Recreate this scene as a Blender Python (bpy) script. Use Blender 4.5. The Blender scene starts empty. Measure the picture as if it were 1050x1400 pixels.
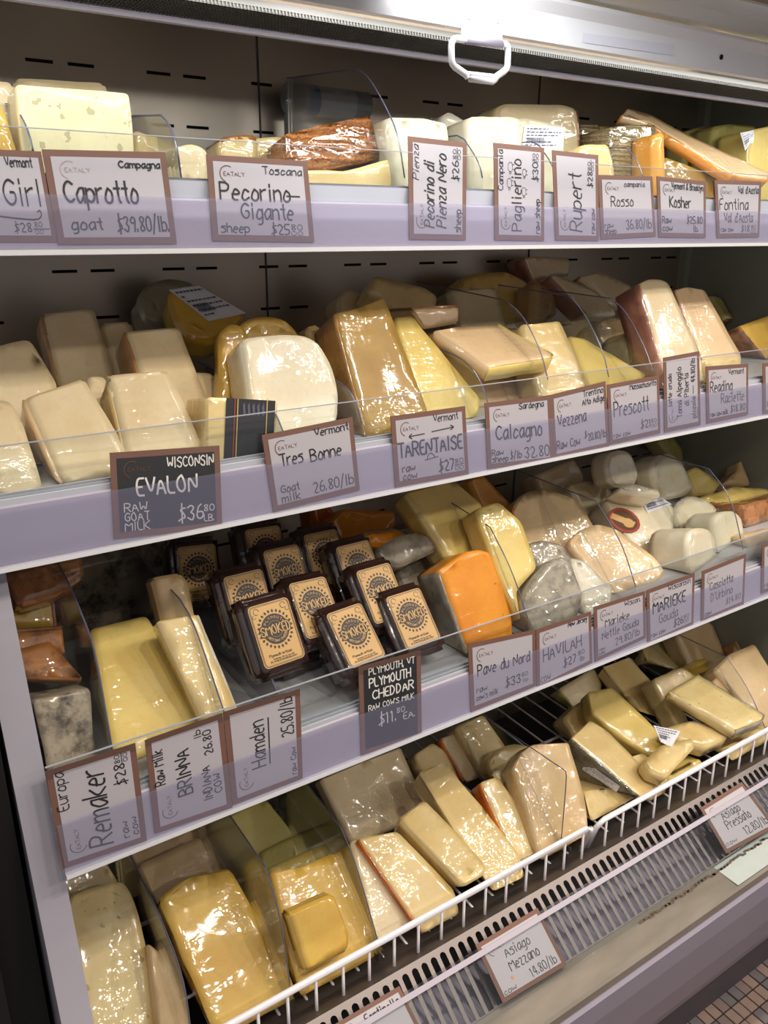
import bpy, bmesh, math, random
import numpy as np
from mathutils import Vector, Matrix, noise
random.seed(7)
C = bpy.context.scene.collection
SC = bpy.context.scene
R_ = math.radians

# ------------------------------------------------------------------ camera
F, CX, CY, HC = 1100.0, 525.0, 700.0, 1.6           # focal length (px of the 1050x1400 frame), centre, eye height
_x = np.array([1762., -380., F]); _x /= np.linalg.norm(_x)
_y = np.array([-775., -400., F]); _y -= _y.dot(_x)*_x; _y /= np.linalg.norm(_y)
_z = np.cross(_x, _y)
RM = np.array([_x, _y, _z])                          # rows: the case's axes seen in (right, down, forward)
cam = bpy.data.objects.new('camera', bpy.data.cameras.new('camera')); C.objects.link(cam)
right, down, fwd = (Vector(RM @ np.eye(3)[i]) for i in range(3))
m = Matrix((right, -down, -fwd)).transposed().to_4x4(); m.translation = Vector((0, 0, HC))
cam.matrix_world = m
cam.data.sensor_fit = 'HORIZONTAL'; cam.data.sensor_width = 36; cam.data.lens = 36*F/1050
cam.data.clip_start = .01
SC.camera = cam

# ------------------------------------------------------------------ world, lamps, exposure
w = bpy.data.worlds.new('world'); SC.world = w; w.use_nodes = True
bg = w.node_tree.nodes['Background']; bg.inputs[0].default_value = (1.0, .95, .96, 1); bg.inputs[1].default_value = .42
SC.view_settings.view_transform = 'Standard'; SC.view_settings.look = 'None'
SC.view_settings.gamma = 1; SC.view_settings.use_curve_mapping = False
SC.view_settings.exposure = -0.5
def area(name, loc, target, sx, sy, power, col, spread=180):
    l = bpy.data.lights.new(name, 'AREA'); l.shape = 'RECTANGLE'; l.size = sx; l.size_y = sy
    l.energy = power; l.color = col; l.spread = R_(spread)
    o = bpy.data.objects.new(name, l); C.objects.link(o); o.location = loc
    o.rotation_euler = (Vector(target)-Vector(loc)).to_track_quat('-Z', 'Y').to_euler(); return o
area('canopy_lamp', (.80, .834, 1.806), (.80, 1.02, 1.5), 1.7, .02, 4.4, (1.0, 1.0, .94))
area('fascia_glare_light', (.60, .712, 1.846), (.66, .79, 1.80), .5, .02, 1.3, (.97, .98, 1.0))  # added light, out of view, set close to make the fascia glare
for x_, e_ in ((.0, 5), (.75, 7), (1.5, 6)):
    area('overhead_spot', (x_, .46, 3.0), (x_*.85+.15, .8, .9), .08, .08, e_, (1.0, .86, .70), 90)
for x_, y_, e_ in ((-.5, -.7, 3), (.35, -.6, 4), (.9, -.5, 5.5), (1.6, -.75, 4.5), (2.2, -.5, 5), (2.7, -.75, 4.5), (3.2, -.65, 4), (4.0, -.7, 5), (1.9, -.12, 3), (3.4, -.1, 3), (.2, -1.7, 4), (1.6, -1.6, 4), (3.0, -1.7, 5), (4.6, -1.6, 5)):
    area('overhead_spot', (x_, y_, 3.0), (x_*.5+.4, .9, .6), .06, .06, e_, (1.0, .91, .78), 110)  # added spots, placed where the wrap mirrors them, for glints and fill

# ------------------------------------------------------------------ pixel <-> place
def ray(px, py): return Vector(RM @ np.array([px-CX, py-CY, F]))
CAM = Vector((0, 0, HC))
def aty(px, py, y): r = ray(px, py); return CAM + r*(y/r.y)
def onplane(px, py, p, n): r = ray(px, py); return CAM + r*((p-CAM).dot(n)/r.dot(n))

# ------------------------------------------------------------------ materials
def lin(c): return tuple(((v/255)/12.92 if v/255 <= .04045 else ((v/255+.055)/1.055)**2.4) for v in c)+(1,)
MATS = {}
def node(nt, t, **kw):
    n = nt.nodes.new(t)
    for k, v in kw.items():
        if hasattr(n, k): setattr(n, k, v)
        else: n.inputs[k].default_value = v
    return n
def base_mat(name):
    m = bpy.data.materials.new(name); m.use_nodes = True; MATS[name] = m
    return m, m.node_tree, m.node_tree.nodes['Principled BSDF']
def simple(name, col, rough=.5, metal=0, spec=.5, noise_amt=0, scale=20, bump=0, stretch=None, coat=0):
    m, nt, p = base_mat(name); L = nt.links.new
    p.inputs['Roughness'].default_value = rough; p.inputs['Metallic'].default_value = metal
    p.inputs['Specular IOR Level'].default_value = spec; p.inputs['Coat Weight'].default_value = coat
    c = lin(col); p.inputs['Base Color'].default_value = c
    if noise_amt or bump:
        tc = node(nt, 'ShaderNodeTexCoord'); mp = node(nt, 'ShaderNodeMapping')
        if stretch: mp.inputs['Scale'].default_value = stretch
        L(tc.outputs['Object'], mp.inputs[0])
        no = node(nt, 'ShaderNodeTexNoise'); no.inputs['Scale'].default_value = scale; no.inputs['Detail'].default_value = 5
        L(mp.outputs[0], no.inputs['Vector'])
        if noise_amt:
            mx = node(nt, 'ShaderNodeMix', data_type='RGBA')
            mx.inputs[6].default_value = tuple(v*(1-noise_amt) for v in c[:3])+(1,)
            mx.inputs[7].default_value = tuple(min(1, v*(1+noise_amt)) for v in c[:3])+(1,)
            L(no.outputs[0], mx.inputs[0]); L(mx.outputs[2], p.inputs['Base Color'])
        if bump:
            b = node(nt, 'ShaderNodeBump'); b.inputs['Strength'].default_value = bump; b.inputs['Distance'].default_value = .002
            L(no.outputs[0], b.inputs['Height']); L(b.outputs[0], p.inputs['Normal'])
    return m
def cheese_mat(name, a, b=None, eyes=0, film=1.0, rough=.45, mott=0, mcol=None, mscale=35, ridges=0):
    """paste colour with slow variation, optional eyes or mottling, under a wrinkled clear film (coat)"""
    m, nt, p = base_mat(name); L = nt.links.new
    a, b = (a[0], a[1]*.985, a[2]*.96), (b[0], b[1]*.98, b[2]*.95)
    tc = node(nt, 'ShaderNodeTexCoord'); oi = node(nt, 'ShaderNodeObjectInfo')
    ad = node(nt, 'ShaderNodeVectorMath', operation='ADD'); L(tc.outputs['Object'], ad.inputs[0])
    sc = node(nt, 'ShaderNodeVectorMath', operation='SCALE'); sc.inputs['Scale'].default_value = 7
    L(oi.outputs['Location'], sc.inputs[0]); L(sc.outputs[0], ad.inputs[1])
    n1 = node(nt, 'ShaderNodeTexNoise'); n1.inputs['Scale'].default_value = 16; n1.inputs['Detail'].default_value = 4
    L(ad.outputs[0], n1.inputs['Vector'])
    mx = node(nt, 'ShaderNodeMix', data_type='RGBA'); mx.inputs[6].default_value = lin(a); mx.inputs[7].default_value = lin(b)
    cr = node(nt, 'ShaderNodeMapRange'); cr.inputs[1].default_value = .35; cr.inputs[2].default_value = .65
    L(n1.outputs[0], cr.inputs[0]); L(cr.outputs[0], mx.inputs[0])
    col = mx.outputs[2]
    h = n1.outputs[0]
    n5 = node(nt, 'ShaderNodeTexNoise'); n5.inputs['Scale'].default_value = 150; n5.inputs['Detail'].default_value = 6; n5.inputs['Roughness'].default_value = .65
    L(ad.outputs[0], n5.inputs['Vector'])
    r5 = node(nt, 'ShaderNodeMapRange'); r5.inputs[1].default_value = .52; r5.inputs[2].default_value = .72; r5.inputs[4].default_value = .22
    L(n5.outputs[0], r5.inputs[0])
    m5 = node(nt, 'ShaderNodeMix', data_type='RGBA'); m5.inputs[7].default_value = lin(tuple(v_*.86 for v_ in b)); L(col, m5.inputs[6]); L(r5.outputs[0], m5.inputs[0]); col = m5.outputs[2]
    hh5 = node(nt, 'ShaderNodeMath', operation='MULTIPLY_ADD'); hh5.inputs[1].default_value = .35; L(n5.outputs[0], hh5.inputs[0]); L(n1.outputs[0], hh5.inputs[2]); h = hh5.outputs[0]
    if mott:
        n2 = node(nt, 'ShaderNodeTexNoise'); n2.inputs['Scale'].default_value = mscale; n2.inputs['Detail'].default_value = 8; n2.inputs['Roughness'].default_value = .7
        L(ad.outputs[0], n2.inputs['Vector'])
        r2 = node(nt, 'ShaderNodeMapRange'); r2.inputs[1].default_value = .47; r2.inputs[2].default_value = .62; r2.inputs[4].default_value = mott
        L(n2.outputs[0], r2.inputs[0])
        m2 = node(nt, 'ShaderNodeMix', data_type='RGBA'); m2.inputs[7].default_value = lin(mcol)
        L(col, m2.inputs[6]); L(r2.outputs[0], m2.inputs[0]); col = m2.outputs[2]; h = n2.outputs[0]
    if eyes:
        v = node(nt, 'ShaderNodeTexVoronoi'); v.inputs['Scale'].default_value = 78
        dn_ = node(nt, 'ShaderNodeTexNoise'); dn_.inputs['Scale'].default_value = 130; L(ad.outputs[0], dn_.inputs['Vector'])
        ds = node(nt, 'ShaderNodeVectorMath', operation='SCALE'); ds.inputs['Scale'].default_value = .012; L(dn_.outputs['Color'], ds.inputs[0])
        da = node(nt, 'ShaderNodeVectorMath', operation='ADD'); L(ad.outputs[0], da.inputs[0]); L(ds.outputs[0], da.inputs[1]); L(da.outputs[0], v.inputs['Vector'])
        sz = node(nt, 'ShaderNodeSeparateColor'); L(v.outputs['Color'], sz.inputs[0])
        th = node(nt, 'ShaderNodeMath', operation='MULTIPLY_ADD'); th.inputs[1].default_value = .55; th.inputs[2].default_value = -.55+.25*eyes
        L(sz.outputs[0], th.inputs[0])
        ls = node(nt, 'ShaderNodeMath', operation='LESS_THAN'); L(v.outputs['Distance'], ls.inputs[0]); L(th.outputs[0], ls.inputs[1])
        m3 = node(nt, 'ShaderNodeMix', data_type='RGBA'); m3.inputs[7].default_value = lin(tuple(v_*.84 for v_ in b))
        L(col, m3.inputs[6]); L(ls.outputs[0], m3.inputs[0]); col = m3.outputs[2]
    if ridges:
        w2 = node(nt, 'ShaderNodeTexWave'); w2.inputs['Scale'].default_value = ridges; w2.inputs['Distortion'].default_value = 2.5; w2.inputs['Detail'].default_value = 2
        w2.bands_direction = 'Z'; w2.inputs['Detail Scale'].default_value = 8; L(tc.outputs['Object'], w2.inputs['Vector'])
        wm = node(nt, 'ShaderNodeMapRange'); wm.inputs[3].default_value = .5; wm.inputs[4].default_value = 0; L(w2.outputs[1], wm.inputs[0])
        m4 = node(nt, 'ShaderNodeMix', data_type='RGBA'); m4.inputs[7].default_value = lin(tuple(v_*.6 for v_ in b))
        L(col, m4.inputs[6]); L(wm.outputs[0], m4.inputs[0]); col = m4.outputs[2]
    L(col, p.inputs['Base Color'])
    b1 = node(nt, 'ShaderNodeBump'); b1.inputs['Strength'].default_value = .35; b1.inputs['Distance'].default_value = .003
    L(h, b1.inputs['Height']); L(b1.outputs[0], p.inputs['Normal'])
    if ridges:
        wv = node(nt, 'ShaderNodeTexWave'); wv.inputs['Scale'].default_value = ridges; wv.inputs['Distortion'].default_value = 2.5; wv.inputs['Detail'].default_value = 2
        wv.bands_direction = 'Z'; L(tc.outputs['Object'], wv.inputs['Vector'])
        wv.inputs['Detail Scale'].default_value = 8
        b0 = node(nt, 'ShaderNodeBump'); b0.inputs['Strength'].default_value = 1; b0.inputs['Distance'].default_value = .004
        L(wv.outputs[1], b0.inputs['Height']); L(b0.outputs[0], b1.inputs['Normal'])
    p.inputs['Roughness'].default_value = rough; p.inputs['Specular IOR Level'].default_value = .35
    p.inputs['Subsurface Weight'].default_value = 0
    if film:
        # taut creases: noise stretched one way, broken up by a patchy mask
        f2 = node(nt, 'ShaderNodeTexNoise'); f2.inputs['Scale'].default_value = 13; f2.inputs['Detail'].default_value = 2
        L(ad.outputs[0], f2.inputs['Vector'])
        mr = node(nt, 'ShaderNodeMapRange'); mr.inputs[1].default_value = .44; mr.inputs[2].default_value = .60; mr.inputs[3].default_value = .06
        L(f2.outputs[0], mr.inputs[0]); hs = []
        for scl, rot, nz, wid in (((1, 1, .22), (.3, .5, .35), 38, 6.5), ((.25, 1, 1), (.1, .9, .8), 56, 5.5), ((1, 1, 1), (0, 0, 0), 170, 3)):
            mp = node(nt, 'ShaderNodeMapping'); mp.inputs['Scale'].default_value = scl; mp.inputs['Rotation'].default_value = rot
            L(ad.outputs[0], mp.inputs[0])
            f1 = node(nt, 'ShaderNodeTexNoise'); f1.inputs['Scale'].default_value = nz; f1.inputs['Detail'].default_value = 1; f1.inputs['Distortion'].default_value = 1.0
            L(mp.outputs[0], f1.inputs['Vector'])
            s1 = node(nt, 'ShaderNodeMath', operation='SUBTRACT'); s1.inputs[1].default_value = .5; L(f1.outputs[0], s1.inputs[0])
            s2 = node(nt, 'ShaderNodeMath', operation='ABSOLUTE'); L(s1.outputs[0], s2.inputs[0])
            s3 = node(nt, 'ShaderNodeMath', operation='MULTIPLY'); s3.inputs[1].default_value = wid; s3.use_clamp = True; L(s2.outputs[0], s3.inputs[0]); hs.append(s3)
        a1 = node(nt, 'ShaderNodeMath', operation='ADD'); L(hs[0].outputs[0], a1.inputs[0]); L(hs[1].outputs[0], a1.inputs[1])
        a2 = node(nt, 'ShaderNodeMath', operation='MULTIPLY_ADD'); a2.inputs[1].default_value = .09; L(hs[2].outputs[0], a2.inputs[0]); L(a1.outputs[0], a2.inputs[2])
        mu = node(nt, 'ShaderNodeMath', operation='MULTIPLY'); L(a2.outputs[0], mu.inputs[0]); L(mr.outputs[0], mu.inputs[1])
        bb = node(nt, 'ShaderNodeBump'); bb.inputs['Strength'].default_value = 1; bb.inputs['Distance'].default_value = .00055
        L(mu.outputs[0], bb.inputs['Height']); L(bb.outputs[0], p.inputs['Coat Normal'])
        p.inputs['Coat Weight'].default_value = film; p.inputs['Coat Roughness'].default_value = .05; p.inputs['Coat IOR'].default_value = 1.9
    return m
def clear_mat(name, tint, gloss=.06, milky=0, mcol=(200, 200, 215)):
    m = bpy.data.materials.new(name); m.use_nodes = True; MATS[name] = m
    nt = m.node_tree; nt.nodes.clear(); L = nt.links.new
    out = node(nt, 'ShaderNodeOutputMaterial'); t = node(nt, 'ShaderNodeBsdfTransparent'); t.inputs[0].default_value = tint+(1,)
    g = node(nt, 'ShaderNodeBsdfGlossy'); g.inputs['Roughness'].default_value = .06; g.inputs[0].default_value = (1, 1, 1, 1)
    fr = node(nt, 'ShaderNodeLayerWeight'); fr.inputs[0].default_value = .12
    ad = node(nt, 'ShaderNodeMath', operation='MULTIPLY_ADD'); ad.inputs[1].default_value = .8; ad.inputs[2].default_value = gloss; ad.use_clamp = True
    L(fr.outputs['Fresnel'], ad.inputs[0])
    ms = node(nt, 'ShaderNodeMixShader'); L(ad.outputs[0], ms.inputs[0]); L(t.outputs[0], ms.inputs[1]); L(g.outputs[0], ms.inputs[2])
    last = ms
    if milky:
        d = node(nt, 'ShaderNodeBsdfDiffuse'); d.inputs[0].default_value = lin(mcol)
        m2 = node(nt, 'ShaderNodeMixShader'); m2.inputs[0].default_value = milky; L(ms.outputs[0], m2.inputs[1]); L(d.outputs[0], m2.inputs[2]); last = m2
    L(last.outputs[0], out.inputs[0]); return m

cheese_mat('ivory', (232, 216, 180), (222, 202, 162), film=.9)
cheese_mat('ivory_eyes', (230, 224, 188), (220, 212, 170), eyes=1.45, film=.5)
cheese_mat('white', (238, 232, 212), (228, 220, 194), film=.7)
cheese_mat('cream', (232, 210, 154), (222, 196, 134), film=.9)
cheese_mat('cream_eyes', (232, 214, 160), (222, 200, 140), eyes=1.1, film=.9)
cheese_mat('pale_yellow', (234, 212, 130), (224, 198, 110), film=.9)
cheese_mat('butter', (226, 190, 88), (214, 172, 70), film=1)
cheese_mat('yellow', (226, 186, 62), (214, 168, 48), film=1)
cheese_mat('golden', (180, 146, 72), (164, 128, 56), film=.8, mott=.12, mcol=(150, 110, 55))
cheese_mat('tan', (222, 194, 148), (208, 178, 128), film=.8, mott=.15, mcol=(190, 155, 105))
cheese_mat('beige', (224, 198, 156), (212, 184, 140), film=.9, eyes=.5)
cheese_mat('peach', (238, 210, 170), (228, 196, 154), film=1)
cheese_mat('green_yellow', (206, 196, 122), (192, 182, 104), film=.8)
cheese_mat('orange', (238, 156, 26), (228, 140, 14), film=.8, eyes=.8)
cheese_mat('apricot', (240, 176, 84), (228, 160, 66), film=.7)
cheese_mat('rind_brown', (176, 122, 74), (140, 90, 50), mott=.7, mcol=(80, 45, 25), film=.7)
cheese_mat('rind_ridged', (204, 142, 84), (178, 112, 60), mott=.55, mcol=(90, 48, 22), film=.6, ridges=26)
cheese_mat('rind_tan', (186, 146, 92), (164, 122, 70), mott=.5, mcol=(128, 90, 50), film=.6)
cheese_mat('rind_pink', (190, 138, 122), (168, 112, 96), mott=.6, mcol=(136, 84, 70), film=.5)
cheese_mat('rind_grey', (170, 164, 150), (146, 140, 126), mott=.7, mcol=(104, 96, 84), film=.5, mscale=45)
cheese_mat('rind_mould', (176, 166, 148), (150, 140, 122), mott=.95, mcol=(70, 62, 54), film=.5, mscale=28)
cheese_mat('rind_white', (226, 222, 208), (206, 200, 184), mott=.4, mcol=(176, 168, 148), film=.8)
cheese_mat('rind_basket', (212, 196, 158), (188, 168, 122), mott=.6, mcol=(150, 122, 76), film=.9, ridges=42)
cheese_mat('rind_orange', (226, 132, 40), (204, 104, 22), mott=.35, mcol=(180, 70, 20), film=.9)
cheese_mat('rind_apricot', (240, 170, 84), (230, 150, 66), film=.6)
cheese_mat('rind_black', (168, 160, 136), (130, 122, 100), mott=.7, mcol=(50, 46, 36), film=.9, ridges=70)
cheese_mat('crust', (206, 148, 92), (180, 118, 66), mott=.7, mcol=(104, 58, 28), film=1)
cheese_mat('grey_wax', (172, 168, 142), (154, 150, 126), film=1)
cheese_mat('dark_wax', (52, 30, 26), (38, 22, 20), film=1, rough=.3)
simple('ink', (28, 26, 32), .6); simple('ink_violet', (52, 48, 78), .6); simple('chalk', (214, 210, 205), .8)
simple('ink_faint', (170, 150, 150), .7); simple('print_brown', (92, 60, 34), .7)
simple('card_white', (174, 168, 174), .45); simple('card_brown', (112, 78, 66), .55, noise_amt=.08); simple('card_black', (34, 33, 38), .5)
simple('rail_white', (168, 161, 174), .38, noise_amt=.03, scale=40); simple('rail_edge', (235, 235, 240), .3); simple('guard_edge', (170, 172, 182), .3); simple('holder_grey', (196, 198, 208), .3)
simple('post_paint', (170, 166, 178), .5, noise_amt=.04)
simple('steel', (172, 162, 150), .34, metal=.8, noise_amt=.16, scale=5, stretch=(1, 1, 1), bump=.05)
simple('steel_deck', (204, 204, 208), .35, metal=.25, noise_amt=.05)
simple('steel_canopy', (196, 196, 192), .3, metal=.7, noise_amt=.05, stretch=(.2, 3, 3))
simple('lamp_white', (244, 244, 246), .35)
simple('slot_black', (8, 8, 8), .9); simple('black', (16, 15, 17), .6); simple('dark_pan', (34, 32, 32), .5, noise_amt=.2)
simple('wall_dark', (140, 142, 132), .5, noise_amt=.06)
simple('honeycomb', (70, 68, 66), .7)
simple('wire_white', (232, 228, 236), .3, coat=.5)
simple('grille_steel', (112, 104, 102), .35, metal=.8, noise_amt=.06)
simple('bumper', (150, 142, 132), .35, metal=.55, noise_amt=.35, scale=9, stretch=(1, 4, 4)); simple('rust', (92, 76, 64), .9, noise_amt=.3, scale=60)
simple('kick_paint', (128, 122, 138), .45, noise_amt=.05); simple('kick_dark', (70, 64, 70), .6)
simple('tile_a', (140, 118, 108), .5, noise_amt=.12, scale=60); simple('tile_b', (104, 98, 100), .5, noise_amt=.12, scale=60); simple('tile_c', (122, 104, 100), .5, noise_amt=.12, scale=60)
simple('grout', (48, 38, 36), .9)
simple('sticker', (232, 232, 242), .4); simple('sticker_print', (84, 84, 104), .6)
simple('label_tan', (206, 164, 104), .5, noise_amt=.05); simple('label_dark', (48, 40, 40), .5)
simple('label_red', (160, 54, 40), .5)
simple('foil_gold', (196, 168, 96), .5); simple('mirrored_brown', (104, 84, 74), .4); simple('paint_mint', (166, 174, 172), .4, noise_amt=.08, scale=30); simple('tube_grey', (112, 116, 118), .35); simple('tube_print', (150, 150, 156), .5); simple('tube_blue', (70, 92, 130), .5); simple('orange_spot', (222, 140, 60), .6)
simple('edge_blue', (96, 98, 124), .25, spec=.8)
clear_mat('acrylic', (.93, .945, .95), gloss=.035)
clear_mat('acrylic_strip', (.95, .95, .98), gloss=.03, milky=.10, mcol=(168, 166, 195))
clear_mat('cling', (.97, .97, .97), gloss=.10)
def M(n): return MATS[n]

# ------------------------------------------------------------------ object helpers
def tag(o, label=None, cat=None, group=None, kind=None):
    if label: o['label'] = label
    if cat: o['category'] = cat
    if group: o['group'] = group
    if kind: o['kind'] = kind
    return o
def empty(name, loc, **k):
    o = bpy.data.objects.new(name, None); C.objects.link(o); o.location = loc; o.empty_display_size = .02
    return tag(o, **k)
def link(name, bm, mats, parent=None, origin=None, smooth=False):
    """bmesh (world coordinates) -> one object whose origin is `origin`"""
    me = bpy.data.meshes.new(name)
    org = Vector(origin) if origin is not None else Vector((0, 0, 0))
    bmesh.ops.recalc_face_normals(bm, faces=bm.faces)
    bmesh.ops.translate(bm, verts=bm.verts, vec=-org)
    bm.to_mesh(me); bm.free()
    for m_ in (mats if isinstance(mats, (list, tuple)) else [mats]): me.materials.append(M(m_))
    if smooth: me.polygons.foreach_set('use_smooth', [True]*len(me.polygons))
    o = bpy.data.objects.new(name, me); C.objects.link(o)
    if parent is not None:
        o.parent = parent; w_, q_ = Vector((0, 0, 0)), parent
        while q_ is not None: w_ += q_.location; q_ = q_.parent
        o.location = org - w_
    else: o.location = org
    return o
def bx(bm, x0, x1, y0, y1, z0, z1, mi=0):
    v = [bm.verts.new((x, y, z)) for x in (x0, x1) for y in (y0, y1) for z in (z0, z1)]
    for f in ((0, 1, 3, 2), (4, 6, 7, 5), (0, 4, 5, 1), (2, 3, 7, 6), (0, 2, 6, 4), (1, 5, 7, 3)):
        bm.faces.new([v[i] for i in f]).material_index = mi
    return v
def prism_x(bm, prof, x0, x1, mi=0, edge_mi=None):
    """closed (y,z) profile pushed along x"""
    a = [bm.verts.new((x0, y, z)) for y, z in prof]; b = [bm.verts.new((x1, y, z)) for y, z in prof]
    bm.faces.new(a).material_index = mi; bm.faces.new(b[::-1]).material_index = mi
    n = len(prof)
    for i in range(n):
        bm.faces.new((a[i], b[i], b[(i+1) % n], a[(i+1) % n])).material_index = mi if edge_mi is None else edge_mi
def tube(bm, pts, r, seg=8, closed=False):
    pts = [Vector(p) for p in pts]; n = len(pts); rings = []
    for i, p in enumerate(pts):
        if closed: t = pts[(i+1) % n]-pts[i-1]
        else: t = pts[min(i+1, n-1)]-pts[max(i-1, 0)]
        t.normalize(); a = t.orthogonal() if abs(t.x) > .99 else t.cross(Vector((1, 0, 0))); a.normalize(); b = t.cross(a)
        rings.append([bm.verts.new(p+(a*math.cos(k*2*math.pi/seg)+b*math.sin(k*2*math.pi/seg))*r) for k in range(seg)])
    for i in range(n if closed else n-1):
        A, B = rings[i], rings[(i+1) % n]
        for k in range(seg): bm.faces.new((A[k], A[(k+1) % seg], B[(k+1) % seg], B[k]))
    if not closed:
        bm.faces.new(rings[0][::-1]); bm.faces.new(rings[-1])

# hand lettering: single-stroke letters on a small grid, drawn as pen ribbons
GL = {'A':'5|022852,1444','B':'5|0208,0838475605,0545534202','C':'5|57381705133253','D':'5|0208,082846442202','E':'4|48080242,0535','F':'4|480802,0535',
'G':'5|573817051332535535','H':'5|0802,5852,0555','I':'2|1812','J':'4|4843221203','K':'5|0802,580552','L':'4|080242','M':'6|0208356862','N':'5|02085258',
'O':'6|381705133253554738','P':'5|0208,0838574505','R':'5|0208,0838574505,2552','S':'5|573817063554422203','T':'5|0858,3832','U':'5|080322425358','V':'5|083258',
'W':'6|0812365268','Y':'5|083558,3532','Z':'5|08580252','a':'4|46261504122244,4642','b':'4|0802,052645432203','c':'4|45261503122243','d':'4|4842,45261503122243',
'e':'4|0444452615031232','f':'3|38281712,0636','g':'4|45261503122243,46413010','h':'4|0802,0526364542','i':'2|1612,1718','k':'4|0802,460442','l':'2|1812',
'm':'6|0602,05263532,35566562','n':'4|0602,0526364542','o':'4|2615031232434526','p':'4|0600,052645432203','r':'3|0602,052636','s':'4|46160535433202',
't':'3|282332,0636','u':'4|0603122243,4642','v':'4|062246','w':'6|0612355266','x':'4|0642,4602','y':'4|0623,461000','z':'4|06460242',
'0':'4|28070322434728','1':'2|071812','2':'4|072837460242','3':'4|07284725,2544322203','4':'4|280444,3832','5':'4|48080535443202','6':'4|38170322434515',
'7':'4|084812','8':'4|250728472503224325','9':'4|46250628474632','$':'4|47271635432302,2921','.':'1|0203',',':'1|0301','/':'3|0139',"'":'1|0807','-':'3|0535','&':'5|52073847040222 44'.replace(' ', ''),' ':'3|'}
def chaikin(p):
    if len(p) < 3: return p
    q = [p[0]]
    for a, b in zip(p[:-1], p[1:]): q += [a*.75+b*.25, a*.25+b*.75]
    return q+[p[-1]]
def ribbon(out, pts, wdt):
    n = len(pts)
    for i in range(n-1):
        a, b = pts[i], pts[i+1]; d = b-a
        if d.length < 1e-6: continue
        d = d.normalized(); p = Vector((-d.y, d.x))*wdt/2; e = d*wdt*.3
        out.append([a+p-e, a-p-e, b-p+e, b+p+e])
def text_quads(s, u, v, h, wd=None, pen=.13, slant=.0, rot=0):
    """quads in card millimetres; h = cap height, wd = total width"""
    strokes = []; x = 0.
    for ch in s:
        wg, st = GL[ch].split('|')
        for one in st.split(','):
            if not one: continue
            strokes.append([Vector((x+int(one[i]), int(one[i+1])-2)) for i in range(0, len(one), 2)])
        x += int(wg)+1.3
    tot = max(x-1.3, 1); sy = h/6; sx = (wd/tot) if wd else sy*.85
    out = []
    for st in strokes:
        p = chaikin(chaikin(st)); p = [Vector((q.x*sx+q.y*sy*slant, q.y*sy)) for q in p]
        if rot: c, s_ = math.cos(rot), math.sin(rot); p = [Vector((q.x*c-q.y*s_, q.x*s_+q.y*c)) for q in p]
        ribbon(out, [q+Vector((u, v)) for q in p], h*pen)
    return out
def arc_pts(cx, cy, r, a0, a1, n=14): return [Vector((cx+r*math.cos(R_(a0+(a1-a0)*i/n)), cy+r*math.sin(R_(a0+(a1-a0)*i/n)))) for i in range(n+1)]
def put_quads(quads, fn, lift, n):
    bm = bmesh.new()
    for k, q in enumerate(quads):
        try: bm.faces.new([bm.verts.new(fn(p.x, p.y)+n*(lift+.00002*(k % 7))) for p in q])
        except ValueError: pass
    return bm

# ================================================================== THE CASE (setting)
YB = 1.30; XL, XR = .096, 1.73
DECK = {1: 1.638, 2: 1.335, 3: 1.000, 4: .545}
RB = {1: (.872, 1.572), 2: (.820, 1.275), 3: (.750, .944)}      # bottom front edge of each price rail (y, z)
RT = {1: (.882, 1.622), 2: (.832, 1.332), 3: (.764, 1.0)}

# perforated back wall: long strips around real slots
def slotted_wall():
    bm = bmesh.new()
    rows = [1.876-.0692*k for k in range(0, 15)]
    hs = .0022
    x0, x1 = .0, XR
    cols = []
    k = -2
    while True:
        b = .273+.1667*k
        if b > x1: break
        for s in (0, .0555):
            if b+s > x0+.01 and b+s+.036 < x1-.01: cols.append(b+s)
        k += 1
    z = .2
    def quad(a, b, c, d): bm.faces.new([bm.verts.new((x, YB, zz)) for x, zz in ((a, c), (b, c), (b, d), (a, d))])
    for r in sorted(rows):
        quad(x0, x1, z, r-hs)
        px = x0
        for c in cols:
            quad(px, c, r-hs, r+hs); px = c+.036
        quad(px, x1, r-hs, r+hs)
        z = r+hs
    quad(x0, x1, z, 2.0)
    o = link('wall_back', bm, 'steel', origin=(0, YB, 0)); tag(o, kind='structure')
    bm = bmesh.new(); bx(bm, 0, XR+.05, YB+.012, YB+.03, .2, 2.0); link('slot_cavity', bm, 'slot_black', o)
    for x in (.619, 1.22):
        bm = bmesh.new(); bx(bm, x-.0012, x+.0012, YB-.0018, YB+.001, .3, 1.9); link('seam', bm, 'kick_dark', o)
slotted_wall()
bm = bmesh.new(); bx(bm, XR, XR+.03, .80, YB+.03, .2, 1.95); bx(bm, XR-.02, XR, YB-.02, YB, .3, 1.88)
tag(link('wall_right', bm, 'wall_dark', origin=(XR, 1, 0)), kind='structure')
# ceiling of the case, air honeycomb and lit rear lip of the canopy
bm = bmesh.new(); prism_x(bm, [(.935, 1.816), (.945, 1.812), (YB, 1.885), (YB, 1.90), (.935, 1.83)], -.1, XR)
tag(link('ceiling', bm, 'steel', origin=(0, 1.1, 1.9)), kind='structure')
bm = bmesh.new()
bx(bm, -.1, 1.62, .855, .93, 1.806, 1.812, 0)
for i in range(430):
    x = -.05+i*.0039; bx(bm, x, x+.0012, .855, .93, 1.8030, 1.806, 0)
for j in range(9):
    y = .857+j*.008; bx(bm, -.05, 1.62, y, y+.0012, 1.8025, 1.806, 0)
t = link('air_honeycomb', bm, 'honeycomb', origin=(.7, .86, 1.806))
tag(t, 'dark fine-mesh air outlet strip running behind the canopy lip', 'vent')
bm = bmesh.new(); prism_x(bm, [(.93, 1.797), (.938, 1.797), (.942, 1.818), (.93, 1.815)], -.1, 1.64)
tag(link('trim_1', bm, 'rail_white', origin=(.7, .93, 1.8)), kind='structure')
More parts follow.
